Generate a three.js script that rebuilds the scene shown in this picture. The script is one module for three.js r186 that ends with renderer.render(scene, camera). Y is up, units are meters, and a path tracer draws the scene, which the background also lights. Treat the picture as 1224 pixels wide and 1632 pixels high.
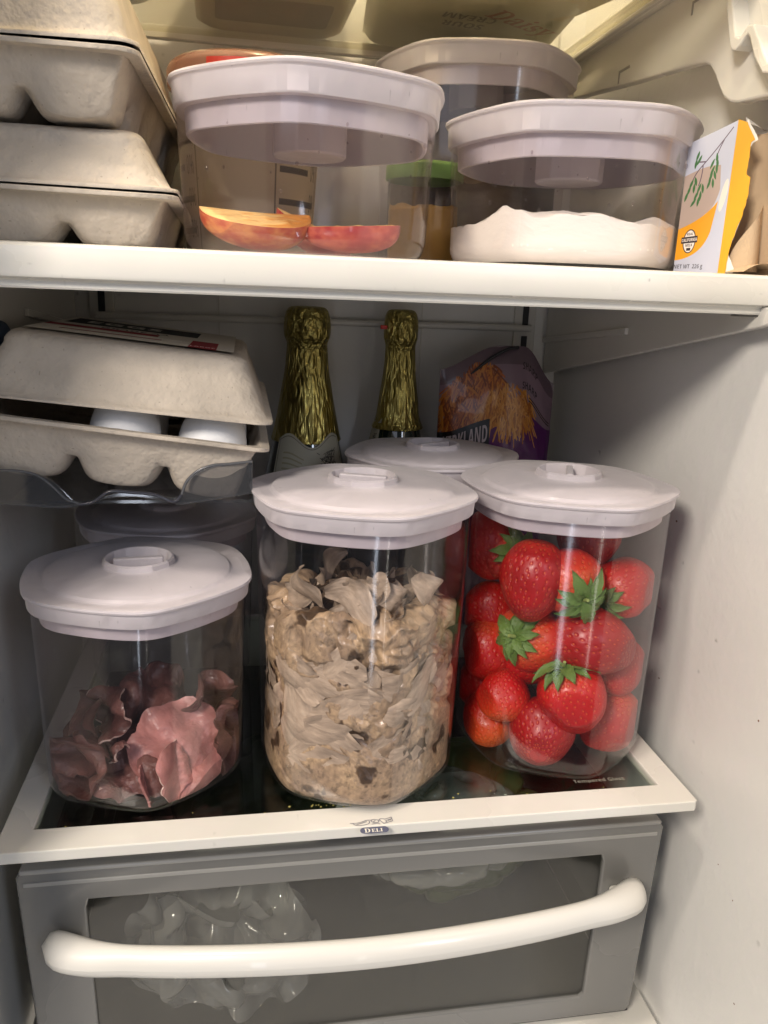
import * as THREE from 'three';
import { mergeGeometries, toCreasedNormals, mergeVertices } from 'three/addons/utils/BufferGeometryUtils.js';
import { RoundedBoxGeometry } from 'three/addons/geometries/RoundedBoxGeometry.js';
import { RectAreaLightUniformsLib } from 'three/addons/lights/RectAreaLightUniformsLib.js';

// ---------------------------------------------------------------- camera, light, exposure
const scene = new THREE.Scene();
scene.background = new THREE.Color(0.070, 0.073, 0.085);          // the dim kitchen behind the camera
const camera = new THREE.PerspectiveCamera(65.04, 0.75, 0.02, 50);
{
  const yaw = 0.1774, pitch = 0.2641, roll = 0.0381;
  const f = new THREE.Vector3(Math.sin(yaw) * Math.cos(pitch), -Math.sin(pitch), -Math.cos(yaw) * Math.cos(pitch));
  const r = new THREE.Vector3(Math.cos(yaw), 0, Math.sin(yaw)), u = new THREE.Vector3().crossVectors(r, f);
  const r2 = r.clone().multiplyScalar(Math.cos(roll)).addScaledVector(u, Math.sin(roll));
  const u2 = r.clone().multiplyScalar(-Math.sin(roll)).addScaledVector(u, Math.cos(roll));
  camera.position.set(-0.0752, 0.317, 0.4216);
  camera.quaternion.setFromRotationMatrix(new THREE.Matrix4().makeBasis(r2, u2, f.clone().negate()));
}
scene.add(camera);
const renderer = new THREE.WebGLRenderer({ antialias: true });
renderer.toneMapping = THREE.LinearToneMapping;
renderer.toneMappingExposure = 1.3;
renderer.shadowMap.enabled = true;
RectAreaLightUniformsLib.init();
function areaLight(w, h, color, intensity, from, to) {
  const l = new THREE.RectAreaLight(color, intensity, w, h);
  l.position.set(...from); l.lookAt(...to); scene.add(l); return l;
}
areaLight(0.38, 0.38, new THREE.Color(1.0, 0.90, 0.78), 56, [-0.95, 1.22, 1.2], [0.05, 0.15, -0.1]);   // kitchen ceiling lamp
areaLight(0.14, 0.14, new THREE.Color(1.0, 0.87, 0.74), 220, [-0.55, 1.9, 0.46], [0.1, 0.1, -0.05]);   // second ceiling lamp, nearer
areaLight(1.3, 1.2, new THREE.Color(0.80, 0.84, 1.0), 0.95, [-0.95, 1.15, 1.9], [0.1, 0.1, -0.1]);       // added broad soft fill, cool like daylight, to lift lids and right wall
areaLight(0.24, 0.9, new THREE.Color(0.76, 0.84, 1.0), 11, [0.75, 1.15, 1.9], [0, 0.2, -0.1]);         // window, daylight
areaLight(0.09, 1.1, new THREE.Color(0.80, 0.87, 1.0), 6, [-0.42, -0.40, 2.0], [0, 0.15, -0.1]);        // added low strip light, makes streaks on the deli canisters
areaLight(0.05, 1.1, new THREE.Color(1.0, 0.93, 0.84), 6, [0.22, -0.45, 2.2], [0, 0.0, -0.1]);         // second added low strip, warm, also for reflected streaks

// ---------------------------------------------------------------- random numbers and noise
let seed = 12345;
const rnd = () => { seed = (seed + 0x6d2b79f5) | 0; let t = Math.imul(seed ^ (seed >>> 15), 1 | seed); t = (t + Math.imul(t ^ (t >>> 7), 61 | t)) ^ t; return ((t ^ (t >>> 14)) >>> 0) / 4294967296; };
const rr = (a, b) => a + (b - a) * rnd();
const setSeed = (s) => { seed = s; };
const hash = (x, y, z) => { let h = Math.imul(x, 374761393) ^ Math.imul(y, 668265263) ^ Math.imul(z, 2147483647 - 1274126177); h = Math.imul(h ^ (h >>> 13), 1274126177); return ((h ^ (h >>> 16)) >>> 0) / 4294967296; };
const sm = (t) => t * t * (3 - 2 * t), mix = (a, b, t) => a + (b - a) * t, clamp = (x, a = 0, b = 1) => Math.min(b, Math.max(a, x));
const ss = (a, b, x) => sm(clamp((x - a) / (b - a)));
function noise(x, y, z = 0) {
  const X = Math.floor(x), Y = Math.floor(y), Z = Math.floor(z), u = sm(x - X), v = sm(y - Y), w = sm(z - Z);
  const l = (k) => mix(mix(hash(X, Y, k), hash(X + 1, Y, k), u), mix(hash(X, Y + 1, k), hash(X + 1, Y + 1, k), u), v);
  return mix(l(Z), l(Z + 1), w) * 2 - 1;
}
const fbm = (x, y, z = 0, o = 4) => { let s = 0, a = 0.5; for (let i = 0; i < o; i++) { s += a * noise(x, y, z + i * 7.3); x *= 2.03; y *= 2.03; z *= 2.03; a *= 0.5; } return s; };
// tiling noise for textures
function tnoise(x, y, p, s) {
  const X = Math.floor(x), Y = Math.floor(y), u = sm(x - X), v = sm(y - Y), m = (k) => ((k % p) + p) % p;
  return mix(mix(hash(m(X), m(Y), s), hash(m(X + 1), m(Y), s), u), mix(hash(m(X), m(Y + 1), s), hash(m(X + 1), m(Y + 1), s), u), v) * 2 - 1;
}
const tfbm = (u, v, p, s, o = 4) => { let t = 0, a = 0.5; for (let i = 0; i < o; i++) { t += a * tnoise(u * p, v * p, p, s + i); p *= 2; a *= 0.5; } return t; };
function dataTex(n, fn, srgb = false, m = n) {
  const d = new Uint8Array(n * m * 4);
  for (let y = 0; y < m; y++) for (let x = 0; x < n; x++) {
    const c = fn(x / n, y / m), o = (y * n + x) * 4;
    for (let k = 0; k < 3; k++) d[o + k] = clamp(Array.isArray(c) ? c[k] : c) * 255;
    d[o + 3] = 255;
  }
  const t = new THREE.DataTexture(d, n, m);
  t.wrapS = t.wrapT = THREE.RepeatWrapping; t.magFilter = THREE.LinearFilter; t.needsUpdate = true;
  if (srgb) t.colorSpace = THREE.SRGBColorSpace;
  return t;
}
const rep = (t, a, b = a) => { const c = t.clone(); c.repeat.set(a, b); c.needsUpdate = true; return c; };
function canvasTex(w, h, draw, srgb = true) {
  const c = document.createElement('canvas'); c.width = w; c.height = h;
  draw(c.getContext('2d'), w, h);
  const t = new THREE.CanvasTexture(c); if (srgb) t.colorSpace = THREE.SRGBColorSpace; t.anisotropy = 8; return t;
}

// ---------------------------------------------------------------- materials
const C = (r, g, b) => new THREE.Color(r, g, b);
const pm = (o) => new THREE.MeshPhysicalMaterial({ side: THREE.DoubleSide, ...o });
const T = {
  pulp: dataTex(256, (u, v) => 0.5 + 0.55 * tfbm(u, v, 24, 3, 3) + 0.3 * tfbm(u, v, 6, 9, 2)),
  pulpC: dataTex(256, (u, v) => { const a = 0.93 + 0.10 * tfbm(u, v, 5, 21, 4), f = tnoise(u * 64, v * 64, 64, 5) > 0.965 ? 0.82 : 1; return [a * f, a * f * 0.99, a * f * 0.975]; }, true),
  smudge: dataTex(256, (u, v) => 0.75 + 0.5 * tfbm(u, v, 4, 31, 5)),
  grime: dataTex(512, (u, v) => { const a = 0.965 + 0.05 * tfbm(u, v, 3, 41, 5) - 0.22 * ss(0.90, 0.99, tnoise(u * 80, v * 80, 80, 4)) * ss(0.1, 0.4, tfbm(u, v, 5, 77, 3)); return [a, a * 0.995, a * 0.98]; }, true),
  fine: dataTex(256, (u, v) => 0.5 + 0.5 * tfbm(u, v, 32, 51, 3)),
  foil: dataTex(512, (u, v) => { const w = tfbm(u, v, 4, 61, 3) * 0.35; const a = Math.abs(tfbm(u + w * 0.3, v, 9, 63, 4)) * 1.6, b = Math.abs(tfbm(u, v, 9, 66, 3)); return 0.25 + a * 0.7 + b * 0.5; }),
  meat: dataTex(256, (u, v) => 0.5 + 0.6 * tfbm(u, v, 8, 71, 5)),
  meatC: dataTex(256, (u, v) => { const a = 0.90 + 0.26 * tfbm(u, v, 5, 73, 5); return [a, a * 0.98, a * 0.97]; }, true),
};
const M = {
  liner: pm({ color: C(0.81, 0.805, 0.795), roughness: 0.42, bumpMap: rep(T.fine, 4), bumpScale: 0.0002, map: T.grime }),
  white: pm({ color: C(0.75, 0.735, 0.695), roughness: 0.34, map: T.grime, roughnessMap: T.smudge }),
  shelfGlass: pm({ color: C(0.86, 0.90, 0.87), transmission: 1, roughness: 0.03, ior: 1.5 }),
  dirtyGlass: pm({ color: C(0.93, 0.92, 0.84), transmission: 0.96, roughness: 0.09, ior: 1.5 }),
  lid: pm({ map: rep(T.grime, 3, 1), color: C(0.735, 0.685, 0.74), roughness: 0.85, transmission: 0.3, clearcoat: 0.5, clearcoatRoughness: 0.28, bumpMap: rep(T.fine, 3), bumpScale: 0.00004 }),
  clear: pm({ color: C(0.94, 0.915, 0.93), transmission: 1, roughness: 0.11, ior: 1.6 }),
  smoky: pm({ color: C(0.66, 0.665, 0.68), transmission: 0.97, roughness: 0.06, ior: 1.6 }),
  smokeTub: pm({ color: C(0.55, 0.55, 0.53), transmission: 1, roughness: 0.08, ior: 1.5 }),
  drawerClear: pm({ color: C(0.76, 0.76, 0.745), transmission: 1, roughness: 0.19, ior: 1.6 }),
  frosted: pm({ color: C(0.30, 0.295, 0.28), transmission: 0.45, clearcoat: 1, clearcoatRoughness: 0.12, roughness: 0.3, ior: 1.5, roughnessMap: T.smudge }),
  pulp: pm({ color: C(0.56, 0.50, 0.43), roughness: 0.95, bumpMap: rep(T.pulp, 1.7), bumpScale: 0.0009, map: T.pulpC }),
  egg: pm({ color: C(0.84, 0.84, 0.85), roughness: 0.5, bumpMap: rep(T.fine, 3), bumpScale: 0.0001 }),
  foil: pm({ color: C(0.42, 0.35, 0.11), metalness: 1, roughness: 0.33, bumpMap: rep(T.foil, 2, 1), bumpScale: 0.0034 }),
  bottle: pm({ color: C(0.006, 0.014, 0.008), roughness: 0.08, clearcoat: 0.6 }),
  recessShade: pm({ color: C(0.30, 0.285, 0.26), roughness: 0.6 }),  // shade inside the bracket slots, painted in grey; the plastic there is white
  dark: pm({ color: C(0.02, 0.02, 0.022), roughness: 0.5 }),
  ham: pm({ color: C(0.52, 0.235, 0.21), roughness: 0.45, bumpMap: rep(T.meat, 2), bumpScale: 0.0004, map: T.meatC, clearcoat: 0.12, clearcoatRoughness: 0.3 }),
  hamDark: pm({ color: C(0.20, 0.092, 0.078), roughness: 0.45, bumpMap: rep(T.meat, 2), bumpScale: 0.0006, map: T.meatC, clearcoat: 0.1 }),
  fat: pm({ color: C(0.70, 0.52, 0.44), roughness: 0.5 }),
  noodle: pm({ color: C(0.55, 0.455, 0.335), roughness: 0.55, bumpMap: rep(T.meat, 1), bumpScale: 0.0005, clearcoat: 0.15, clearcoatRoughness: 0.2, map: T.meatC }),
  cream: pm({ color: C(0.85, 0.81, 0.73), roughness: 0.55, bumpMap: rep(T.meat, 6, 1.5), bumpScale: 0.0004 }),
  leaf: pm({ color: C(0.13, 0.24, 0.045), roughness: 0.5, transmission: 0.2, bumpMap: rep(T.meat, 1), bumpScale: 0.0006 }),
  stem: pm({ color: C(0.25, 0.32, 0.09), roughness: 0.6 }),
  film: pm({ color: C(0.95, 0.95, 0.93), transmission: 0.70, roughness: 0.10, ior: 1.7 }),
  lettuce: pm({ color: C(0.16, 0.20, 0.07), roughness: 0.5, transmission: 0.2, bumpMap: rep(T.meat, 2), bumpScale: 0.001 }),
  kraft: pm({ color: C(0.50, 0.37, 0.24), roughness: 0.9, bumpMap: T.pulp, bumpScale: 0.0002 }),
  paper: pm({ color: C(0.78, 0.74, 0.68), roughness: 0.85 }),
  yellow: pm({ color: C(0.74, 0.36, 0.010), roughness: 0.45 }),
  navy: pm({ color: C(0.008, 0.025, 0.055), roughness: 0.45 }),
  green: pm({ color: C(0.22, 0.38, 0.12), roughness: 0.4 }),
  red: pm({ color: C(0.55, 0.03, 0.02), roughness: 0.4 }),
  grain: pm({ color: C(0.48, 0.29, 0.07), roughness: 0.7 }),
};

// ---------------------------------------------------------------- things
const used = {};
function numbered(n) { const k = (used[n] = (used[n] ?? -1) + 1); return k ? n + '_' + String(k).padStart(3, '0') : n; }
function thing(name, label, category, pos = [0, 0, 0], turn = 0, group) {
  const o = new THREE.Group(); o.name = numbered(name); o.position.set(...pos); o.rotation.y = turn;
  o.userData = { label, category }; if (group) o.userData.group = group;
  scene.add(o); return o;
}
function part(name, geo, mat, parent, label) {
  const m = new THREE.Mesh(geo, mat); m.name = name; parent.add(m); if (label) m.userData.label = label; return m;
}
function struct(name, geo, mat, label) {
  const m = new THREE.Mesh(geo, mat); m.name = name; m.userData = { kind: 'structure', label, category: 'wall' }; scene.add(m); return m;
}
const box = (x0, x1, y0, y1, z0, z1, r = 0) => (r ? new RoundedBoxGeometry(x1 - x0, y1 - y0, z1 - z0, 3, r) : new THREE.BoxGeometry(x1 - x0, y1 - y0, z1 - z0)).translate((x0 + x1) / 2, (y0 + y1) / 2, (z0 + z1) / 2);
const merge = (l) => mergeGeometries(l.map((g) => { const k = g.index ? g.toNonIndexed() : g; for (const a of Object.keys(k.attributes)) if (!['position', 'normal', 'uv'].includes(a)) k.deleteAttribute(a); return k; }));
function boxUV(g, s = 1) {                                        // uv in metres/s by dominant normal
  if (g.index) g = g.toNonIndexed();
  const p = g.attributes.position, n = p.count, uv = new Float32Array(n * 2), a = new THREE.Vector3(), b = new THREE.Vector3(), c = new THREE.Vector3();
  for (let i = 0; i < n; i += 3) {
    a.fromBufferAttribute(p, i); b.fromBufferAttribute(p, i + 1); c.fromBufferAttribute(p, i + 2);
    const nn = b.clone().sub(a).cross(c.clone().sub(a)), ax = Math.abs(nn.x), ay = Math.abs(nn.y), az = Math.abs(nn.z);
    [a, b, c].forEach((q, k) => { const [U, V] = ax > ay && ax > az ? [q.z, q.y] : ay > az ? [q.x, q.z] : [q.x, q.y]; uv[(i + k) * 2] = U / s; uv[(i + k) * 2 + 1] = V / s; });
  }
  g.setAttribute('uv', new THREE.BufferAttribute(uv, 2)); return g;
}
// grid of points fn(u, v) -> [x, y, z]
function grid(nu, nv, fn, closedU = false) {
  const pos = [], uv = [], idx = [];
  for (let j = 0; j <= nv; j++) for (let i = 0; i <= nu; i++) { pos.push(...fn(i / nu, j / nv)); uv.push(i / nu, j / nv); }
  const w = nu + 1;
  for (let j = 0; j < nv; j++) for (let i = 0; i < nu; i++) { const a = j * w + i; idx.push(a, a + 1, a + w, a + 1, a + w + 1, a + w); }
  const g = new THREE.BufferGeometry();
  g.setAttribute('position', new THREE.Float32BufferAttribute(pos, 3)); g.setAttribute('uv', new THREE.Float32BufferAttribute(uv, 2)); g.setIndex(idx);
  g.computeVertexNormals();
  if (closedU) {
    const n = g.attributes.normal;
    for (let j = 0; j <= nv; j++) { const a = j * w, b = a + nu; const v = new THREE.Vector3(n.getX(a) + n.getX(b), n.getY(a) + n.getY(b), n.getZ(a) + n.getZ(b)).normalize(); n.setXYZ(a, v.x, v.y, v.z); n.setXYZ(b, v.x, v.y, v.z); }
  }
  return g;
}
// a lathe whose section is a softly six-cornered circle; profile rows [radius, y, share of the six corners]
const PHI0 = 20 * Math.PI / 180;
const six = (p, phi0 = PHI0) => 0.026 * Math.cos(6 * (p - phi0)) + 0.004 * Math.cos(12 * (p - phi0));
function hexLathe(profile, crease = 0, phi0 = PHI0, N = 96) {
  const n = profile.length - 1;
  let g = grid(N, n, (u, v) => { const [r, y, k = 1] = profile[Math.round(v * n)], p = -u * 2 * Math.PI, q = r * (1 + k * six(p, phi0)); return [q * Math.cos(p), y, q * Math.sin(p)]; }, true);
  if (crease) g = toCreasedNormals(g, crease);
  return g;
}
function arcPts(cx, cy, r, a0, a1, n) { const o = []; for (let i = 0; i <= n; i++) { const a = a0 + (a1 - a0) * i / n; o.push([cx + r * Math.cos(a), cy + r * Math.sin(a)]); } return o; }
function extrude(pts, depth, bevel = 0, holes = []) {
  const s = Array.isArray(pts) ? new THREE.Shape(pts.map((p) => new THREE.Vector2(...p))) : pts;
  for (const h of holes) s.holes.push(new THREE.Path(h.map((p) => new THREE.Vector2(...p))));
  return new THREE.ExtrudeGeometry(s, { depth, bevelEnabled: bevel > 0, bevelSize: bevel, bevelThickness: bevel, bevelOffset: -bevel, bevelSegments: 2, curveSegments: 14 });
}
// outline given as (z, y), extruded along x from x0 to x1
function extrudeX(pts, x0, x1, bevel = 0) { const g = extrude(pts.map(([z, y]) => [-z, y]), x1 - x0 - 2 * bevel, bevel); g.translate(0, 0, bevel).rotateY(Math.PI / 2); return g.translate(x0, 0, 0); }
function roundedRect(hx, hz, r, n = 6) { const o = []; [[1, 1, 0], [-1, 1, 1], [-1, -1, 2], [1, -1, 3]].forEach(([sx, sz, k]) => { for (let i = 0; i <= n; i++) { const a = (k + i / n) * Math.PI / 2; o.push([sx * (hx - r) + r * Math.cos(a), sz * (hz - r) + r * Math.sin(a)]); } }); return o; }
function rrLoft(levels, n = 6, wob = null) {                       // levels [hx, hz, r, y]
  const rings = levels.map(([hx, hz, r, y]) => roundedRect(hx, hz, Math.min(r, hx, hz), n).map(([x, z]) => [x, y, z]));
  const N = rings[0].length;
  return grid(N, levels.length - 1, (u, v) => { const q = rings[Math.round(v * (levels.length - 1))][Math.round(u * N) % N]; return wob ? wob(q) : q; }, true);
}

// ---------------------------------------------------------------- the refrigerator's inside
const WX = 0.24, BZ = -0.374;
struct('right_wall', boxUV(box(WX, WX + 0.03, -0.36, 0.98, BZ - 0.02, 0.22), 0.6), M.liner, 'smooth off-white right side wall of the fridge interior');
struct('left_wall', boxUV(box(-WX - 0.03, -WX, -0.36, 0.98, BZ - 0.02, 0.07), 0.6), M.liner, 'off-white left side wall of the fridge interior, bluish in shade');
const backWall = struct('back_wall', boxUV(box(-WX, WX, -0.36, 0.98, BZ - 0.03, BZ), 0.6), M.liner, 'flat back wall of the fridge interior behind bottles');
struct('ceiling', boxUV(box(-WX - 0.03, WX + 0.03, 0.98, 1.0, BZ - 0.03, 0.07), 0.6), M.liner, 'fridge interior ceiling');
struct('floor', boxUV(box(-WX - 0.03, WX + 0.03, -0.38, -0.36, BZ - 0.03, 0.34), 0.6), M.liner, 'fridge interior floor under the drawers');
for (const s of [-1, 1]) {
  const t = part('shelf_track', box(s * 0.203 - 0.011, s * 0.203 + 0.011, -0.1, 0.95, BZ, BZ + 0.004, 0.001), M.white, backWall);
  for (let k = 0; k < 14; k++) part('slot', box(s * 0.203 - 0.003, s * 0.203 + 0.003, 0.263 + (k - 6) * 0.0295, 0.282 + (k - 6) * 0.0295, BZ + 0.0042, BZ + 0.0048), M.dark, t);
}
part('seam', box(0.0975, 0.0985, -0.05, 0.9, BZ, BZ + 0.0012), M.white, backWall);
part('seam', box(-0.0985, -0.0975, -0.05, 0.9, BZ, BZ + 0.0012), M.white, backWall);

// upper cantilever shelf
{
  const t = thing('cantilever_shelf', 'wide white shelf with glossy front edge holding egg cartons and flat canisters', 'shelf');
  const H = 0.336;
  const prof = [[-0.052, H], [-0.0215, H], [-0.0195, H - 0.0006], [-0.0182, H - 0.002], [-0.0178, H - 0.004], [-0.0178, H - 0.0155], [-0.0184, H - 0.0168], [-0.0205, H - 0.0176], [-0.0232, H - 0.0178], [-0.0238, H - 0.0186], [-0.0238, H - 0.0214], [-0.0246, H - 0.0224], [-0.052, H - 0.0224]];
  part('front_edge', boxUV(toCreasedNormals(extrudeX(prof, -0.236, 0.2345), 0.5), 0.4), M.white, t);
  part('shelf_plate', box(-0.224, 0.224, H - 0.006, H - 0.0008, -0.352, -0.0525), M.white, t);
  part('rear_edge', box(-0.224, 0.224, H - 0.012, H + 0.004, -0.366, -0.3525, 0.002), M.white, t);
  const bp = [[-0.026, H - 0.0178], [-0.014, H - 0.018], [-0.0105, H - 0.0215], [-0.012, H - 0.0265], [-0.018, H - 0.0285], [-0.37, 0.2455], [-0.37, H - 0.012], [-0.054, H - 0.012], [-0.054, H - 0.0235], [-0.026, H - 0.0235]];
  for (const s of [-1, 1]) {
    const b = part('side_bracket', extrudeX(bp, s * 0.229 - 0.003, s * 0.229 + 0.003, 0.0008), M.white, t);
    part('rib', extrudeX([[-0.19, 0.2985], [-0.37, 0.281], [-0.37, 0.276], [-0.19, 0.2935]], s * 0.2245 - 0.0015, s * 0.2245 + 0.0015, 0.0005), M.white, b);
  }
  part('rear_bar', new THREE.CylinderGeometry(0.0032, 0.0032, 0.415, 12).rotateZ(Math.PI / 2).translate(0, 0.2897, BZ + 0.010), M.white, t);
}
// top shelf, seen from below
{
  const t = thing('glass_shelf', 'glass shelf at the top of the picture seen from below with food resting on it', 'shelf');
  part('glass_panel', box(-0.209, 0.209, 0.5235, 0.5275, -0.358, -0.02), M.dirtyGlass, t);
  for (const s of [-1, 1]) {
    part('side_rail', merge([box(s * 0.2145 - 0.005, s * 0.2145 + 0.005, 0.518, 0.534, -0.366, -0.008, 0.002), box(s * 0.211 - 0.004, s * 0.211 + 0.004, 0.5185, 0.5225, -0.366, -0.008, 0.0012)]), M.white, t);
    const pts = [[-0.37, 0.519], [-0.37, 0.4955], [-0.30, 0.4885], [-0.215, 0.479], [-0.128, 0.4705], [-0.118, 0.4692], [-0.108, 0.4675], [-0.100, 0.464], [-0.0925, 0.457], [-0.085, 0.4475], [-0.079, 0.4415], [-0.072, 0.4375], [-0.062, 0.435], [-0.03, 0.4325], [0.03, 0.431], [0.055, 0.44], [0.055, 0.519]];
    const b = part('side_bracket', extrudeX(pts, s * 0.2205 - 0.0045, s * 0.2205 + 0.0045, 0.0015), M.white, t);
    const lip = [[-0.085, 0.519], [-0.0625, 0.4645], [-0.060, 0.4618], [-0.056, 0.4606], [-0.052, 0.4622], [-0.0475, 0.4657], [-0.0455, 0.4662], [-0.043, 0.4645], [-0.036, 0.4525], [-0.026, 0.442], [-0.01, 0.438], [0.05, 0.437], [0.05, 0.440], [-0.008, 0.4415], [-0.022, 0.4465], [-0.031, 0.4575], [-0.041, 0.470], [-0.046, 0.4715], [-0.053, 0.4665], [-0.0575, 0.4685], [-0.078, 0.519]];
    part('raised_rib', extrudeX(lip, s * 0.2115 - 0.0055, s * 0.2115 + 0.0055, 0.001), M.white, b);
    part('slot', merge([box(s * 0.2158 - 0.0003, s * 0.2158 + 0.0003, 0.4905, 0.4922, -0.235, -0.217), box(s * 0.2158 - 0.0003, s * 0.2158 + 0.0003, 0.483, 0.4905, -0.2352, -0.2335)]), M.recessShade, b);  // thin grey strips carry the slot shade as colour
    part('slot', merge([box(s * 0.2158 - 0.0003, s * 0.2158 + 0.0003, 0.5075, 0.509, -0.131, -0.12), box(s * 0.2158 - 0.0003, s * 0.2158 + 0.0003, 0.501, 0.5075, -0.1312, -0.1297)]), M.recessShade, b);
  }
  part('front_edge', box(-0.22, 0.22, 0.519, 0.532, -0.0195, -0.008, 0.003), M.white, t);
  part('rear_edge', box(-0.209, 0.209, 0.519, 0.5295, -0.3665, -0.3585, 0.001), M.white, t);
}
// fridge lamp under the ceiling
{
  const t = thing('fridge_lamp', 'warm fridge bulb under the ceiling', 'lamp', [0, 0.90, -0.10]);
  const m = new THREE.MeshStandardMaterial({ color: 0xffffff, emissive: C(1, 0.78, 0.48), emissiveIntensity: 3 });
  part('bulb', new THREE.SphereGeometry(0.022, 20, 14), m, t);
  part('socket', new THREE.CylinderGeometry(0.016, 0.018, 0.06, 20).translate(0, 0.05, 0), M.white, t);
  const l = new THREE.PointLight(C(1, 0.80, 0.54), 0.44); l.shadow.radius = 1.2; l.position.set(0, 0, 0); t.add(l); l.castShadow = true;
}

// deli shelf with glass, above the drawer
{
  const t = thing('deli_shelf', 'white framed glass shelf with small deli emblem holding three clear canisters', 'shelf');
  const W = 0.22, ws = 0.0181, wf = 0.0211;
  const fr = extrude([[-W + 0.002, 0], [W - 0.002, 0], [W, 0.002], [W, 0.362], [-W, 0.362], [-W, 0.002]], 0.0075 - 0.0016, 0.0008, [[[-W + ws, wf], [-W + ws, 0.345], [W - ws, 0.345], [W - ws, wf]]]);
  part('frame', boxUV(fr.rotateX(-Math.PI / 2).translate(0, -0.0067, 0), 0.45), M.white, t);
  part('glass_panel', box(-W + ws - 0.002, W - ws + 0.002, -0.0052, -0.0022, -0.346, -wf + 0.002), M.shelfGlass, t);
  part('under_lip', box(-W + 0.012, W - 0.012, -0.016, -0.0076, -0.03, -0.020), M.white, t);
  const logo = canvasTex(512, 384, (g, w, h) => {
    g.clearRect(0, 0, w, h); g.strokeStyle = '#5a5a6c'; g.lineWidth = 7; g.lineCap = 'round';
    g.beginPath(); g.moveTo(10, 120); g.quadraticCurveTo(90, 140, 180, 95); g.quadraticCurveTo(220, 75, 260, 90); g.moveTo(40, 128); g.quadraticCurveTo(70, 190, 180, 165); g.quadraticCurveTo(250, 150, 230, 100);
    g.moveTo(80, 150); g.quadraticCurveTo(130, 140, 200, 110); g.stroke();
    g.beginPath(); g.ellipse(300, 110, 45, 30, 0.3, 0, 7); g.moveTo(255, 165); g.quadraticCurveTo(330, 140, 350, 170); g.moveTo(350, 90); g.quadraticCurveTo(380, 60, 420, 90); g.lineTo(500, 60); g.lineTo(505, 130); g.lineTo(395, 165); g.closePath(); g.moveTo(420, 120); g.lineTo(500, 90); g.stroke();
    g.fillStyle = '#55556a'; for (const [x, y] of [[430, 135], [460, 115], [480, 110], [300, 105], [285, 120]]) { g.beginPath(); g.arc(x, y, 7, 0, 7); g.fill(); }
    g.fillStyle = '#565a70'; g.beginPath(); g.roundRect(105, 215, 330, 110, 52); g.fill();
    g.fillStyle = '#e6e2d2'; g.font = 'bold 96px serif'; g.textAlign = 'center'; g.textBaseline = 'middle'; g.fillText('D', 188, 272); g.font = 'bold 78px serif'; g.fillText('ELI', 300, 276);
  });
  part('emblem', new THREE.PlaneGeometry(0.0275, 0.0206).rotateX(-Math.PI / 2).translate(0.0005, 0.0004, -0.0033 + 0.0035), pm({ map: logo, transparent: true, roughness: 0.5 }), t);
  const temp = canvasTex(512, 64, (g) => { g.clearRect(0, 0, 512, 64); g.fillStyle = '#8f8d80'; g.font = 'bold 54px sans-serif'; g.textBaseline = 'middle'; g.fillText('Tempered Glass', 6, 34); });
  part('lettering', new THREE.PlaneGeometry(0.046, 0.0058).rotateX(-Math.PI / 2).translate(0.1685, -0.0018, -0.0335), pm({ map: temp, transparent: true, roughness: 0.5 }), t);
}
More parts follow.
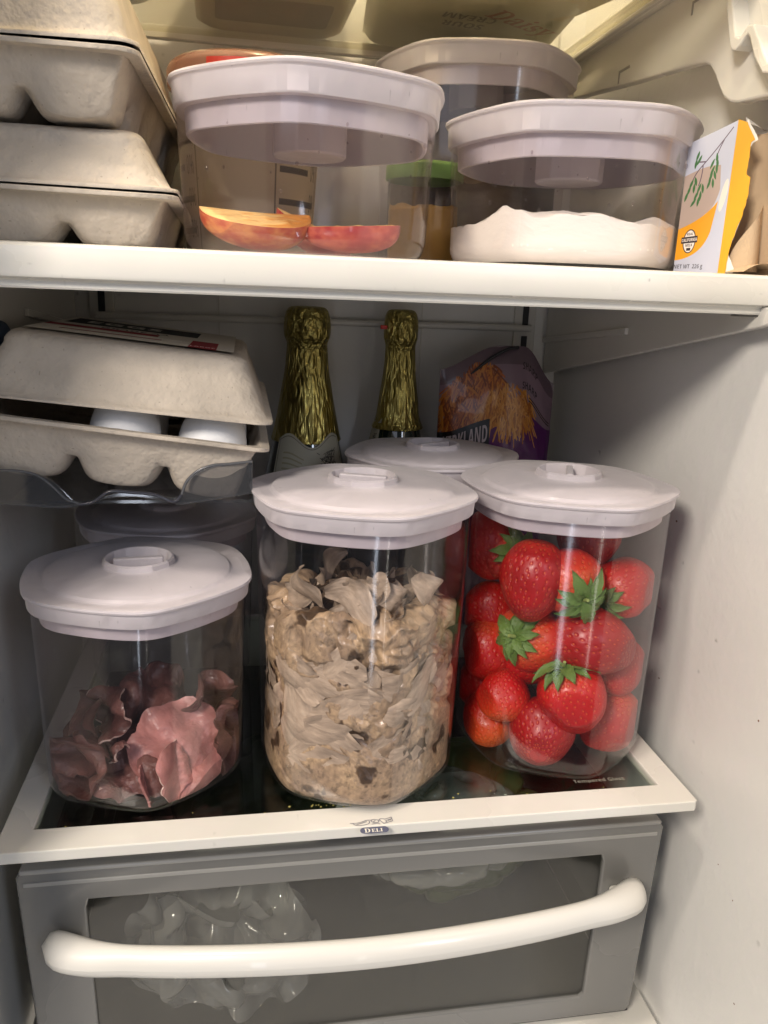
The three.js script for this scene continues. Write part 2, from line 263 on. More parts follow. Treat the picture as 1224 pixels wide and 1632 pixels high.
// drawer under it
{
  const t = thing('crisper_bin', 'smoky grey drawer with curved white handle below the deli shelf', 'drawer');
  const y0 = -0.207, y1 = -0.040, zf = -0.033;
  const out = [[-0.2122, y0 + 0.004], [-0.209, y0], [0.209, y0], [0.2122, y0 + 0.004], [0.2188, y1 - 0.004], [0.2155, y1], [-0.2155, y1], [-0.2188, y1 - 0.004]];
  const win = [[-0.175, -0.186], [-0.178, -0.07], [-0.176, -0.0635], [0.174, -0.0635], [0.176, -0.07], [0.173, -0.186], [0.170, -0.189], [-0.172, -0.189]];
  part('front_panel', extrude(out, 0.0035, 0.0012, [win]).translate(0, 0, zf - 0.0047), M.frosted, t);
  part('window_pane', extrude(win.map(([x, y]) => [x * 0.999, y]), 0.0012).translate(0, 0, zf - 0.0040), M.drawerClear, t);
  part('top_rim', merge([box(-0.2165, 0.2165, y1 - 0.0015, y1 + 0.002, zf - 0.012, zf + 0.0012, 0.0015), box(-0.2145, 0.2145, y1 - 0.0105, y1 - 0.0075, zf - 0.0005, zf + 0.0008, 0.0006)]), pm({ color: C(0.42, 0.41, 0.385), roughness: 0.22, transmission: 0.3 }), t);
  for (const s of [-1, 1]) {
    const side = [[-0.034, y1 - 0.02], [-0.35, y1 - 0.02], [-0.35, y0 + 0.004], [-0.034, y0 + 0.004]];
    part('side_panel', extrudeX(side, s * 0.2095 - 0.001, s * 0.2095 + 0.001), M.smokeTub, t);
    part('edge_gasket', new THREE.TubeGeometry(new THREE.LineCurve3(new THREE.Vector3(s * 0.2126, y0 + 0.004, zf - 0.006), new THREE.Vector3(s * 0.2185, y1 - 0.022, zf - 0.006)), 4, 0.0017, 8), M.dark, t);
  }
  part('edge_gasket', box(-0.2125, 0.2125, y0 - 0.0028, y0 - 0.0002, zf - 0.007, zf - 0.002, 0.001), M.dark, t);
  part('bottom_panel', box(-0.2085, 0.2085, y0 + 0.001, y0 + 0.0035, -0.35, -0.038), M.smokeTub, t);
  part('rear_panel', box(-0.2085, 0.2085, y0 + 0.004, y1 - 0.02, -0.352, -0.3505), M.smokeTub, t);
  // bowed handle with flattened ends
  const pathPt = (u) => { const s = u * 2 - 1, b = 1 - Math.pow(Math.abs(s), 3.2), e = ss(0.80, 1.0, Math.abs(s)); return [s * 0.2035, -0.0885 + 0.0125 * b + 0.003 * e, -0.0215 + 0.0415 * (1 - s * s * 0.72 - 0.28 * s ** 6)]; };
  const handle = grid(80, 24, (u, v) => {
    const s = Math.abs(u * 2 - 1), [x, y, z] = pathPt(u), a = v * 2 * Math.PI, endc = Math.sqrt(clamp(1 - Math.pow(clamp((s - 0.93) / 0.07), 2)));
    const ry = (0.0098 + 0.0008 * ss(0.7, 0.9, s)) * Math.max(endc, 0.02), rz = (0.0078 + 0.005 * ss(0.72, 0.95, s)) * Math.max(endc, 0.02);
    return [x, y + ry * Math.sin(a), z + rz * Math.cos(a)];
  });
  part('handle', handle, pm({ color: C(0.70, 0.68, 0.63), roughness: 0.30, clearcoat: 0.3 }), t);
  for (const s of [-1, 1]) part('handle_mount', box(s * 0.190 - 0.008, s * 0.190 + 0.008, -0.0955, -0.0895, zf - 0.001, -0.018, 0.003), M.white, t);
}
{
  const t = thing('framed_shelf', 'white framed shelf edge below the grey drawer, only its corner showing', 'shelf');
  part('frame', boxUV(box(-0.2335, 0.2325, -0.224, -0.213, -0.36, -0.0215, 0.0015), 0.45), M.white, t);
}

// ---------------------------------------------------------------- vacuum canisters
function lidGeo(R, band, collar, wellDepth) {
  const kr = 0.0225;
  return hexLathe([
    [0.0001, -0.001, 0], [0.0175, -0.001, 0], [0.0190, 0.0005, 0], [0.0197, 0.0084, 0], [0.0201, 0.0090, 0], [0.0208, 0.0092, 0], [0.0220, 0.0082, 0], [kr, 0.0055, 0], [kr + 0.0012, 0.0048, 0],
    [R * 0.5, 0.0046, 0], [R * 0.66, 0.0038, 0.1], [R * 0.76, 0.0024, 0.2], [R * 0.795, 0.0014, 0.25], [R * 0.81, -0.0002, 0.3], [R * 0.83, -0.0008, 0.4], [R * 0.93, 0.0003, 1], [R - 0.0016, 0.0006], [R - 0.0005, 0.0001], [R, -0.0010], [R - 0.0004, -0.0021], [R - 0.0015, -0.0027],
    [R - 0.0020, -0.0034], [R - 0.0026, -band + 0.0008], [R - 0.0032, -band], [R - 0.0078, -band - 0.0002], [R - 0.0088, -band - 0.0002], [R - 0.0094, -band - collar + 0.0006], [R - 0.0102, -band - collar], [R - 0.0116, -band - collar + 0.0004], [R - 0.0112, -0.0045], [R - 0.014, -0.0036],
    [kr + 0.004, -0.0030, 0], [kr, -0.0040, 0], [kr - 0.0004, -wellDepth + 0.001, 0], [kr - 0.0014, -wellDepth, 0], [0.0001, -wellDepth, 0],
  ], 0.6);
}
function bodyGeo(R, h) {                                         // one clear wall with rounded foot
  const rt = R - 0.0042, rb = rt - 0.0030, f = 0.011;
  const p = [[rt + 0.0012, h], [rt + 0.0004, h - 0.002], [rt, h - 0.004]];
  for (let i = 1; i <= 8; i++) p.push([mix(rt, rb, i / 8), mix(h - 0.004, f, i / 8)]);
  for (const [x, y] of arcPts(rb - f, f, f, 0, -Math.PI / 2, 8).slice(1)) p.push([x, y + 0.0006]);
  p.push([rb * 0.8, 0.0006], [rb * 0.74, 0.0016], [rb * 0.5, 0.0016], [0.0001, 0.0016, 0]);
  return hexLathe(p);
}
const lidShare = {};
function canister(label, pos, turn, R, H, band, collar, well, valve, group) {
  const t = thing('food_canister', label, 'canister', pos, turn, group);
  const key = [R, band, collar, well].join();
  lidShare[key] ??= lidGeo(R, band, collar, well);
  part('clear_body', bodyGeo(R, H - band + 0.006), M.clear, t);
  const l = part('lid', lidShare[key], M.lid, t); l.position.y = H;
  const b = part('turn_bar', new RoundedBoxGeometry(0.031, 0.0095, 0.0048, 3, 0.0012), M.lid, l); b.position.set(0, 0.0042, 0.001); b.rotation.y = valve - turn;
  part('valve', new THREE.CylinderGeometry(0.0042, 0.0048, 0.004, 20).translate(0.0, 0.0003, -0.0095), M.lid, l).rotation.y = valve - turn;
  return t;
}
const R1 = 0.0722, C1 = [-0.143, 0, -0.088], C2 = [-0.0005, 0, -0.0757], C3 = [0.1452, 0, -0.0908];
canister('short clear canister with lilac white lid holding pink sliced ham', C1, 0, R1, 0.1398, 0.0117, 0.0100, 0.02, 0.12);
canister('tall clear canister with lilac white lid packed with beige creamy noodles', C2, 0, R1, 0.1968, 0.0117, 0.0100, 0.02, -0.35);
canister('tall clear canister with lilac white lid full of red strawberries', C3, 0, R1, 0.1968, 0.0117, 0.0100, 0.02, 1.2);
canister('tall canister with lilac lid standing behind the noodle canister, before the bottles', [0.080, 0, -0.224], 0.4, R1, 0.191, 0.0117, 0.0100, 0.02, 0.5);
canister('short canister with lid in blue shade behind the ham canister', [-0.138, 0, -0.2335], 0.1, R1, 0.1398, 0.0117, 0.0100, 0.02, 0.3);
const R2 = 0.0815, CA = [-0.035, 0.3365, -0.104], CB = [0.1395, 0.3365, -0.126], CD = [0.1153, 0.3365, -0.285];
const hexUp = 0.698;                                               // turn so that a corner faces the front left
canister('wide low canister with lilac lid holding orange apple slices on the upper shelf', CA, hexUp, R2, 0.0925, 0.0155, 0.0130, 0.034, 0.4);
canister('wide low canister with lilac lid holding white whipped cream on the upper shelf', CB, hexUp - 0.52, R2, 0.0905, 0.0155, 0.0130, 0.034, 0.4);
canister('taller wide canister with lilac lid behind the cream canister, dark food inside', CD, 0.15, R2, 0.162, 0.0155, 0.0130, 0.034, 0.4);

// keeps a point inside a canister's clear wall
function inside([x, y, z], c, R, gap = 0.0012, floor = 0.004, turn = 0) {
  const dx = x - c[0], dz = z - c[2], p = Math.atan2(dz, dx), d = Math.hypot(dx, dz);
  let m = (R - 0.0076 - gap) * (1 + six(p + turn)) - 0.0008 * 1; const yy = y - c[1];
  if (yy < 0.013) m -= 0.011 * (1 - Math.sqrt(clamp(1 - Math.pow((0.013 - Math.max(yy, 0.003)) / 0.012, 2))));
  const k = d > m ? m / d : 1;
  return [c[0] + dx * k, Math.max(y, c[1] + floor), c[2] + dz * k];
}
function mapGeo(g, fn) { const p = g.attributes.position; for (let i = 0; i < p.count; i++) p.setXYZ(i, ...fn([p.getX(i), p.getY(i), p.getZ(i)])); g.computeVertexNormals(); return g; }

// ---------------------------------------------------------------- ham
function sheetGeo(s, r, folds, thick = 0.0016) {                    // a crumpled slice, closed, about its middle
  setSeed(s);
  const hero = s === 11 || s === 23, k = hero ? rr(120, 150) : rr(100, 190), ph = rr(0, 6), A = folds, ph2 = rr(0, 6), k2 = hero ? rr(40, 70) : rr(60, 130), z0 = rr(0, 50);
  const N = 44, mid = (u, v) => {                                   // u, v in -1..1
    const a = Math.max(Math.abs(u), Math.abs(v)), d = Math.hypot(u, v) || 1e-6, q = a / d; let x = u * q * r, y = v * q * r * 0.85;
    const e = 1 + 0.10 * noise(u * 3 + z0, v * 3, s); x *= e; y *= e;
    let X = 0, Z = 0; const st = 10; for (let i = 0; i < st; i++) { const sx = x * (i + 0.5) / st, th = A * Math.sin(k * sx + ph + 0.6 * Math.sin(k2 * y)); X += Math.cos(th) * x / st; Z += Math.sin(th) * x / st; }
    let Y = 0, Z2 = 0; for (let i = 0; i < st; i++) { const sy = y * (i + 0.5) / st, th = A * 0.7 * Math.sin(k2 * sy + ph2); Y += Math.cos(th) * y / st; Z2 += Math.sin(th) * y / st; }
    return [X, Y, Z + Z2 + 0.0016 * fbm(x * 120 + z0, y * 120, s, 3) + (hero ? 0 : 0.0011) * fbm(x * 320 + z0, y * 320, s, 2)];
  };
  const g = grid(N, N, (u, v) => mid(u * 2 - 1, v * 2 - 1)), n = g.attributes.normal, p = g.attributes.position;
  const back = g.clone(), bp = back.attributes.position;
  for (let i = 0; i < p.count; i++) bp.setXYZ(i, p.getX(i) - n.getX(i) * thick, p.getY(i) - n.getY(i) * thick, p.getZ(i) - n.getZ(i) * thick);
  const rim = grid(4 * N, 1, (u, v) => { const k = Math.round(u * 4 * N) % (4 * N), sd = Math.floor(k / N), q = k % N; const ij = sd === 0 ? [q, 0] : sd === 1 ? [N, q] : sd === 2 ? [N - q, N] : [0, N - q], i = ij[1] * (N + 1) + ij[0], P = v ? bp : p; return [P.getX(i), P.getY(i), P.getZ(i)]; });
  const idx = back.index.array; for (let i = 0; i < idx.length; i += 3) { const q = idx[i]; idx[i] = idx[i + 1]; idx[i + 1] = q; }
  return [merge([g, back]), rim];
}
function place(g, pos, rot, c, R, gap) {
  const m = new THREE.Matrix4().makeRotationFromEuler(new THREE.Euler(...rot)).setPosition(...pos);
  g.applyMatrix4(m); const q = mergeVertices(mapGeo(g, (p) => inside(p, c, R, gap)), 1e-6); q.computeVertexNormals(); return q;
}
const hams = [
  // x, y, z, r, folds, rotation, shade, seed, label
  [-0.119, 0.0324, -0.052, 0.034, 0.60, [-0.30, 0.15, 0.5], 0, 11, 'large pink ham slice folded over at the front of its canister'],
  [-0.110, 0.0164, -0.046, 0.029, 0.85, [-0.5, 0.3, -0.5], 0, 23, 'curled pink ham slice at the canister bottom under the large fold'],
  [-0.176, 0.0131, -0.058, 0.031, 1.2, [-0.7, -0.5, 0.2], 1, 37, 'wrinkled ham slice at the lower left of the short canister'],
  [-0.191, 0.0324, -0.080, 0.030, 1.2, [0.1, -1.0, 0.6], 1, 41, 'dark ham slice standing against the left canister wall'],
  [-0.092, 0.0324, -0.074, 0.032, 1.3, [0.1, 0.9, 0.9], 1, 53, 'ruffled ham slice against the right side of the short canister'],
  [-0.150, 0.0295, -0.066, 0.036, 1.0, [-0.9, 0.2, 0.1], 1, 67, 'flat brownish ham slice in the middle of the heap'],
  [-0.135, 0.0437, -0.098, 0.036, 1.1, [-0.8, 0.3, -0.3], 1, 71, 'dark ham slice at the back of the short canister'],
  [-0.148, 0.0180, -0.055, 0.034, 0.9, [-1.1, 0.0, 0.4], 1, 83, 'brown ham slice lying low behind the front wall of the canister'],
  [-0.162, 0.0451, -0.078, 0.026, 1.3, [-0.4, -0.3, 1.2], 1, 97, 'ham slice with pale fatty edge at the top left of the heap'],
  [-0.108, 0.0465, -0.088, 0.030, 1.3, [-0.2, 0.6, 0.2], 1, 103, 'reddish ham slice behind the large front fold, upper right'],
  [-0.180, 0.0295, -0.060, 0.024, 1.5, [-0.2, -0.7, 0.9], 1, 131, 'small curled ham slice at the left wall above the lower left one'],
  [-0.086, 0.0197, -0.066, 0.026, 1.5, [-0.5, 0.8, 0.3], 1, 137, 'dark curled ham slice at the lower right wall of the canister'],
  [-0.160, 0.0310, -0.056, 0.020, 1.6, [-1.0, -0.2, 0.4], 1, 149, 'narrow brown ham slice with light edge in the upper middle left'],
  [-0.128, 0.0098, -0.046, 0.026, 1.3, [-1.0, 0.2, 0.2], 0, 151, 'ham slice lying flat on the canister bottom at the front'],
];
for (const [x, y, z, r, f, rot, d, s, label] of hams) {
  const t = thing('ham_slice', label, 'ham', [0, 0, 0], 0, 'ham slices in the short canister');
  const [face, rim] = sheetGeo(s, r, f, 0.0013), pale = s === 97 || s === 149 || s === 67 || s === 23;
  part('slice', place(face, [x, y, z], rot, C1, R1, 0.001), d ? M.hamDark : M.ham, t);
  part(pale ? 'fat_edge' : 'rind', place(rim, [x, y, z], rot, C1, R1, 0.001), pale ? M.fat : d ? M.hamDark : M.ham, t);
}

// ---------------------------------------------------------------- noodles
{
  const t = thing('noodle_heap', 'beige wide noodles in creamy grey brown sauce pressed inside the middle canister', 'noodles');
  const mc = dataTex(1024, (u, v) => {
    u *= 3; const w = tfbm(u, v, 6, 201, 3) * 0.06, a = tfbm(u + w, v - w, 10, 203, 5), b = Math.abs(tfbm(u - w, v + w, 14, 207, 4)), s = tfbm(u, v, 60, 211, 3), dk = ss(0.22, 0.36, tfbm(u, v, 9, 219, 4));
    const k = 0.5 + 0.9 * a, m = ss(0.0, 0.09, b);
    const base = [mix(0.58, 0.74, k), mix(0.50, 0.64, k), mix(0.41, 0.50, k)], g = 0.90 + 0.10 * m + 0.22 * s - 0.14 * ss(0.30, 0.42, tfbm(u, v, 40, 233, 3));
    return base.map((c, i) => c * g * (1 - dk * [0.55, 0.6, 0.66][i]));
  }, true);
  const sauce = pm({ map: mc, roughness: 0.42, clearcoat: 0.35, clearcoatRoughness: 0.12, bumpMap: mc, bumpScale: 0.0012 });
  const top = (p, q) => 0.124 + 0.016 * fbm(Math.cos(p) * q * 3 + 5, Math.sin(p) * q * 3, 3, 3);
  // pressed pieces: cells of random slant whose edges dip away from the clear wall
  setSeed(404); const cells = []; for (let i = 0; i < 84; i++) cells.push([rr(0, 0.39), rr(-0.005, 0.14), rr(-1.1, 1.1), rr(0.35, 0.75), rr(0, 1)]);
  const cell = (a, y) => {
    const wa = a + 0.006 * fbm(a * 90, y * 90, 4, 3), wy = y + 0.006 * fbm(a * 90 + 9, y * 90, 8, 3); let f1 = 9, f2 = 9, id = 0;
    for (const [ca, cy, t, e, k] of cells) { let dx = wa - ca; if (dx > 0.195) dx -= 0.39; if (dx < -0.195) dx += 0.39; const dy = wy - cy; if (Math.abs(dx) + Math.abs(dy) > 0.08) continue; const c = Math.cos(t), n = Math.sin(t), d = Math.hypot((dx * c + dy * n) * e, -dx * n + dy * c); if (d < f1) { f2 = f1; f1 = d; id = k; } else if (d < f2) f2 = d; }
    return [f2 - f1, id];
  };
  const mass = grid(360, 150, (u, v) => {
    const p = -u * 2 * Math.PI, w = v < 0.8 ? 1 : 1 - (v - 0.8) / 0.2, h = top(p, 1);
    const y = v < 0.8 ? 0.004 + (h - 0.004) * v / 0.8 : top(p, w) + 0.02 * (1 - w) * 0.3;
    const deep = fbm(Math.cos(p) * 4, y * 66, Math.sin(p) * 4, 4), [e, id] = cell(u * 0.39, y), low = ss(0.015, 0.07, y);
    const dip = (1 - ss(0.0, 0.0075, e)) * (0.0004 + 0.0028 * low) + (id > 0.78 ? 0.0040 * low * ss(0.0, 0.004, e) : id * 0.0008) + 0.018 * Math.max(0, deep - 0.03) * ss(0.045, 0.08, y);
    const r = 0.0636 * w - (v < 0.8 ? dip : 0.006 * w + 0.003 * deep) + 0.0006 * fbm(u * 60, y * 160, 3, 3);
    return inside([C2[0] + r * (1 + six(p)) * Math.cos(p), y, C2[2] + r * (1 + six(p)) * Math.sin(p)], C2, R1, 0.0006);
  }, true);
  part('sauce', mass, sauce, t);
  setSeed(77);
  const ribbon = (p0, y0, tilt, len, wid, r0, amp, ph, curl, gap) => grid(56, 10, (u, v) => {
    const s = (u - 0.5) * len, taper = Math.pow(Math.sin(Math.PI * clamp(u * 0.94 + 0.03)), 0.36), w = (v - 0.5) * wid * taper * (1 + 0.12 * Math.sin(5 * u + ph)), bend = curl * s * s * 16;
    const ruffle = ss(0.55, 1, v) * (y0 > 0.1 ? 0.0032 : 0.0016) * Math.sin(u * 11 + ph * 2), al = s * Math.cos(tilt) - (w + bend) * Math.sin(tilt), yy = y0 + s * Math.sin(tilt) + (w + bend) * Math.cos(tilt), p = p0 + al / 0.06;
    const r = r0 + amp * Math.sin(u * 4.5 + ph + v * 1.3) + ruffle + 0.0006 * fbm(u * 9, v * 6, ph, 2);
    return inside([C2[0] + r * (1 + six(p)) * Math.cos(p), yy, C2[2] + r * (1 + six(p)) * Math.sin(p)], C2, R1, 0.0004 + gap);
  });
  for (let i = 0; i < 78; i++) {
    const p0 = Math.PI / 2 + rr(-1.7, 1.7), y0 = i < 26 ? rr(0.104, 0.146) : rr(0.022, 0.112), high = y0 > 0.100;
    part('noodle', ribbon(p0, y0, high ? rr(-0.8, 0.8) : rr(-0.9, 0.9), high ? rr(0.032, 0.052) : rr(0.036, 0.066), high ? rr(0.014, 0.023) : rr(0.015, 0.026), high ? rr(0.034, 0.052) : rr(0.0590, 0.0618), high ? rr(0.003, 0.006) : rr(0.0006, 0.0022), rr(0, 6), rr(-1.2, 1.2), rr(0, 0.0012)), M.noodle, t);
  }
  for (let i = 0; i < 9; i++) part('noodle', ribbon(rr(0, 6.28), rr(0.112, 0.135), rr(-0.5, 0.5), rr(0.035, 0.06), rr(0.012, 0.02), rr(0.01, 0.04), 0.007, rr(0, 6), rr(-1, 1), 0.001), M.noodle, t);
}

// ---------------------------------------------------------------- strawberries
const berrySeeds = [];
for (let j = 0; j < 17; j++) for (let i = 0; i < 22; i++) berrySeeds.push([((i + (j % 2) * 0.5) / 22 + 1) % 1, 0.09 + j * 0.050]);
function berryTex(pale, deep = 1) {
  setSeed(5); const seeds = berrySeeds.map(([u, v]) => [u + rr(-0.013, 0.013), v + rr(-0.013, 0.013)]);
  const n = 384, near = (u, v) => { let d = 9; for (const [a, b] of seeds) { const dy = v - b; if (Math.abs(dy) > 0.05) continue; let dx = Math.abs(u - a); dx = Math.min(dx, 1 - dx) * Math.max(0.35, Math.sin(Math.PI * v)) * 1.7; const q = Math.hypot(dx * 1.5, dy * 0.9); if (q < d) d = q; } return d; };
  const field = new Float32Array(n * n); for (let y = 0; y < n; y++) for (let x = 0; x < n; x++) field[y * n + x] = near(x / n, y / n);
  const at = (u, v) => field[Math.min(n - 1, Math.floor(v * n)) * n + Math.min(n - 1, Math.floor(u * n))];
  const color = dataTex(n, (u, v) => {                              // v 0 at the leaves, 1 at the tip
    const d = at(u, v), m = 0.12 * tfbm(u, v, 6, 301, 4), sh = ss(0.36 + pale * 0.45, 0.02 + pale * 0.15, v + m), s = ss(0.0095, 0.006, d);
    let c = [mix(0.76 * deep, 0.90, sh), mix(0.04, 0.40, sh * (0.55 + pale * 0.4)), mix(0.045, 0.14, sh)];
    c = c.map((x, k) => x * (0.92 + m)); return c.map((x, k) => mix(x, [0.84, 0.50, 0.20][k], s * 0.7));
  }, true);
  const bump = dataTex(n, (u, v) => { const d = at(u, v); return d < 0.008 ? 0.5 : 0.25 + 0.6 * ss(0.008, 0.025, d); });
  return pm({ map: color, bumpMap: bump, bumpScale: 0.00065, roughness: 0.42, clearcoat: 0.12, clearcoatRoughness: 0.15 });
}
const berryM = [berryTex(0.2), berryTex(0.65), berryTex(1.0), berryTex(0.1, 0.86)];
function berryGeo(s, len, fat) {
  setSeed(s); const sx = rr(0.92, 1.08), z0 = rr(0, 99), pr = rr(0.75, 1.2);
  return grid(44, 36, (u, v) => {
    const th = v * Math.PI, p = u * 2 * Math.PI, h = -Math.cos(th);           // leaves at +y end of the berry: v = 0
    let r = Math.sin(th) * (1.0 - 0.34 * pr * ss(0.35, 1.0, v) + 0.06 * Math.sin(v * 3)); r = Math.pow(Math.max(r, 0), 0.86) * fat;
    const b = 1 + 0.07 * noise(Math.cos(p) * 1.5 + z0, Math.sin(p) * 1.5, h * 2);
    return [r * b * Math.cos(p) * sx, -h * len * 0.5 - (v < 0.12 ? (0.12 - v) * 0.03 * len * 8 * 0.3 : 0), r * b * Math.sin(p) / sx];
  }, true);
}
const berryShapes = [berryGeo(1, 0.047, 0.0205), berryGeo(2, 0.042, 0.0205), berryGeo(3, 0.050, 0.0195), berryGeo(4, 0.038, 0.019)];
const leafGeo = (() => { const g = grid(8, 12, (u, v) => { const w = 0.0046 * Math.pow(Math.sin(Math.PI * Math.min(1, v * 0.94 + 0.06)), 0.75) * (1 - 0.25 * v) * (1 + 0.10 * Math.cos(v * 26)), x = (u - 0.5) * 2 * w; return [x, 0.0026 * Math.sin(v * 2.6) - 0.0075 * v * v + 0.0012 * (u - 0.5) * (u - 0.5) * 4, v * 0.0185]; }); return g; })();
const stemGeo = new THREE.CylinderGeometry(0.0011, 0.0015, 0.007, 8).translate(0, 0.003, 0);
// x, y, z, size, direction of the leafy end, shape, skin, leaves?, label
const berries = [
  [0.1049, 0.1407, -0.1094, 1.01, [0.25, 0.35, 0.9], 0, 3, 1, 'dark strawberry with leafy top toward the viewer, upper left of its canister'],
  [0.1143, 0.1364, -0.0599, 1.12, [0.2, 0.9, -0.3], 2, 3, 0, 'deep red strawberry pressed to the glass between two leafy ones, upper row'],
  [0.1400, 0.1360, -0.0600, 1.11, [0.03, -0.22, 0.95], 1, 1, 1, 'orange red strawberry with big star of leaves facing front near the top'],
  [0.1855, 0.1269, -0.0692, 1.02, [-0.85, -0.25, 0.45], 0, 0, 1, 'pinkish strawberry with leaves on its left side, upper right'],
  [0.1006, 0.0981, -0.1057, 1.02, [-0.3, 0.5, -0.8], 3, 0, 0, 'round bright red strawberry with no leaves at the left wall'],
  [0.1214, 0.0885, -0.0724, 1.12, [-0.72, 0.35, 0.60], 1, 1, 1, 'large strawberry with drooping green leaves on its left, middle row'],
  [0.1587, 0.0934, -0.0536, 1.18, [-0.8, 0.15, -0.35], 2, 3, 0, 'big seedy strawberry lying sideways with its tip to the right, centre'],
  [0.1869, 0.0667, -0.0683, 0.92, [0.2, 0.6, -0.6], 0, 0, 0, 'pink blurred strawberry right of centre behind the clear wall'],
  [0.0970, 0.0692, -0.1062, 0.78, [0.8, 0.1, 0.5], 3, 2, 1, 'small orange strawberry with dark leaves at the left wall'],
  [0.1039, 0.0470, -0.0696, 0.98, [-0.1, -0.85, 0.4], 3, 1, 0, 'round orange strawberry low on the left side'],
  [0.0988, 0.0194, -0.0871, 0.90, [0.2, -0.6, 0.5], 0, 2, 0, 'pale orange strawberry at the bottom left of the heap'],
  [0.1457, 0.0541, -0.0485, 1.14, [-0.35, 0.85, 0.1], 0, 0, 1, 'strawberry with its tip pointing down, low in the middle'],
  [0.1275, 0.0252, -0.0544, 1.12, [0.35, 0.3, -0.85], 1, 3, 0, 'large dark strawberry pressed on the canister bottom in front'],
  [0.1853, 0.0224, -0.0690, 1.08, [0.3, 0.85, 0.2], 2, 0, 0, 'pale pink strawberry at the bottom right corner'],
  [0.1580, 0.0280, -0.088, 0.95, [-0.3, 0.2, 0.9], 0, 0, 1, 'strawberry seen by its leaves at the bottom behind the front ones'],
  [0.1640, 0.1560, -0.090, 1.05, [0.1, 0.8, -0.2], 0, 3, 0, 'dark strawberry just under the lid at the back'],
  [0.1230, 0.0720, -0.085, 1.05, [0.5, 0.2, 0.8], 1, 0, 1, 'shaded strawberry with leaves in the gap at the centre'],
  [0.0970, 0.0720, -0.092, 1.0, [0.1, 0.9, 0.1], 0, 0, 0, 'shaded strawberry behind the low orange one'],
  [0.1300, 0.1150, -0.100, 1.1, [0.1, 0.9, 0.1], 1, 0, 0, 'shaded strawberry deep in the middle of the heap'],
  [0.1650, 0.1050, -0.108, 1.1, [0.4, 0.6, 0.1], 0, 0, 0, 'shaded strawberry deep at the right of the heap'],
  [0.1050, 0.0350, -0.110, 1.1, [0.1, 0.3, -0.9], 1, 0, 0, 'shaded strawberry on the floor at the back left'],
  [0.1800, 0.0500, -0.115, 1.0, [0.1, 0.3, -0.9], 0, 0, 0, 'shaded strawberry at the back right wall'],
  [0.1000, 0.1450, -0.112, 1.1, [0.1, 0.7, -0.5], 0, 0, 0, 'shaded strawberry at the back, upper left'],
];
berries.forEach(([x, y, z, s, d, shape, skin, leaves, label], i) => {
  const t = thing('strawberry', label, 'strawberry', [x, y, z], 0, 'strawberries in the tall canister');
  const q = new THREE.Quaternion().setFromUnitVectors(new THREE.Vector3(0, 1, 0), new THREE.Vector3(...d).normalize());
  setSeed(900 + i); q.multiply(new THREE.Quaternion().setFromAxisAngle(new THREE.Vector3(0, 1, 0), rr(0, 6)));
  t.quaternion.copy(q); const m4 = new THREE.Matrix4().compose(new THREE.Vector3(x, y, z), q, new THREE.Vector3(s, s, s)), inv = new THREE.Matrix4().compose(new THREE.Vector3(x, y, z), q, new THREE.Vector3(1, 1, 1)).invert();
  const v = new THREE.Vector3();
  const g = mapGeo(berryShapes[shape].clone(), (p) => { v.set(...p).applyMatrix4(m4); const w = inside([v.x, v.y, v.z], C3, R1, 0.0008); v.set(...w).applyMatrix4(inv); return [v.x, v.y, v.z]; });
  part('flesh', g, berryM[skin], t);
  if (leaves) {
    const ht = [0.0235, 0.021, 0.025, 0.019][shape] * s, c = new THREE.Group(); c.name = 'calyx'; t.add(c);
    const n = 11;
    for (let k = 0; k < n; k++) {
      const a = k / n * 2 * Math.PI + rr(-0.15, 0.15), sc = rr(0.85, 1.15) * s * (k % 2 ? 0.86 : 1.0), lift = rr(0.0, 0.35);
      const lm = new THREE.Matrix4().makeRotationY(a).multiply(new THREE.Matrix4().makeRotationX(0.10 - lift)).scale(new THREE.Vector3(sc, sc, sc)).setPosition(0, ht + 0.0004, 0);
      const lg = leafGeo.clone().applyMatrix4(lm); v.set(0, 0, 0);
      const lg2 = mapGeo(lg, (p) => { v.set(...p).applyMatrix4(t.matrixWorld.compose(new THREE.Vector3(x, y, z), q, new THREE.Vector3(1, 1, 1))); const w = inside([v.x, v.y, v.z], C3, R1, 0.0004); v.set(...w).applyMatrix4(inv); return [v.x, v.y, v.z]; });
      part('leaf', lg2, M.leaf, c);
    }
    const st = part('stem', stemGeo, M.stem, c); st.position.set(0, ht, 0); st.rotation.set(rr(-0.4, 0.4), 0, rr(-0.4, 0.4));
  }
});

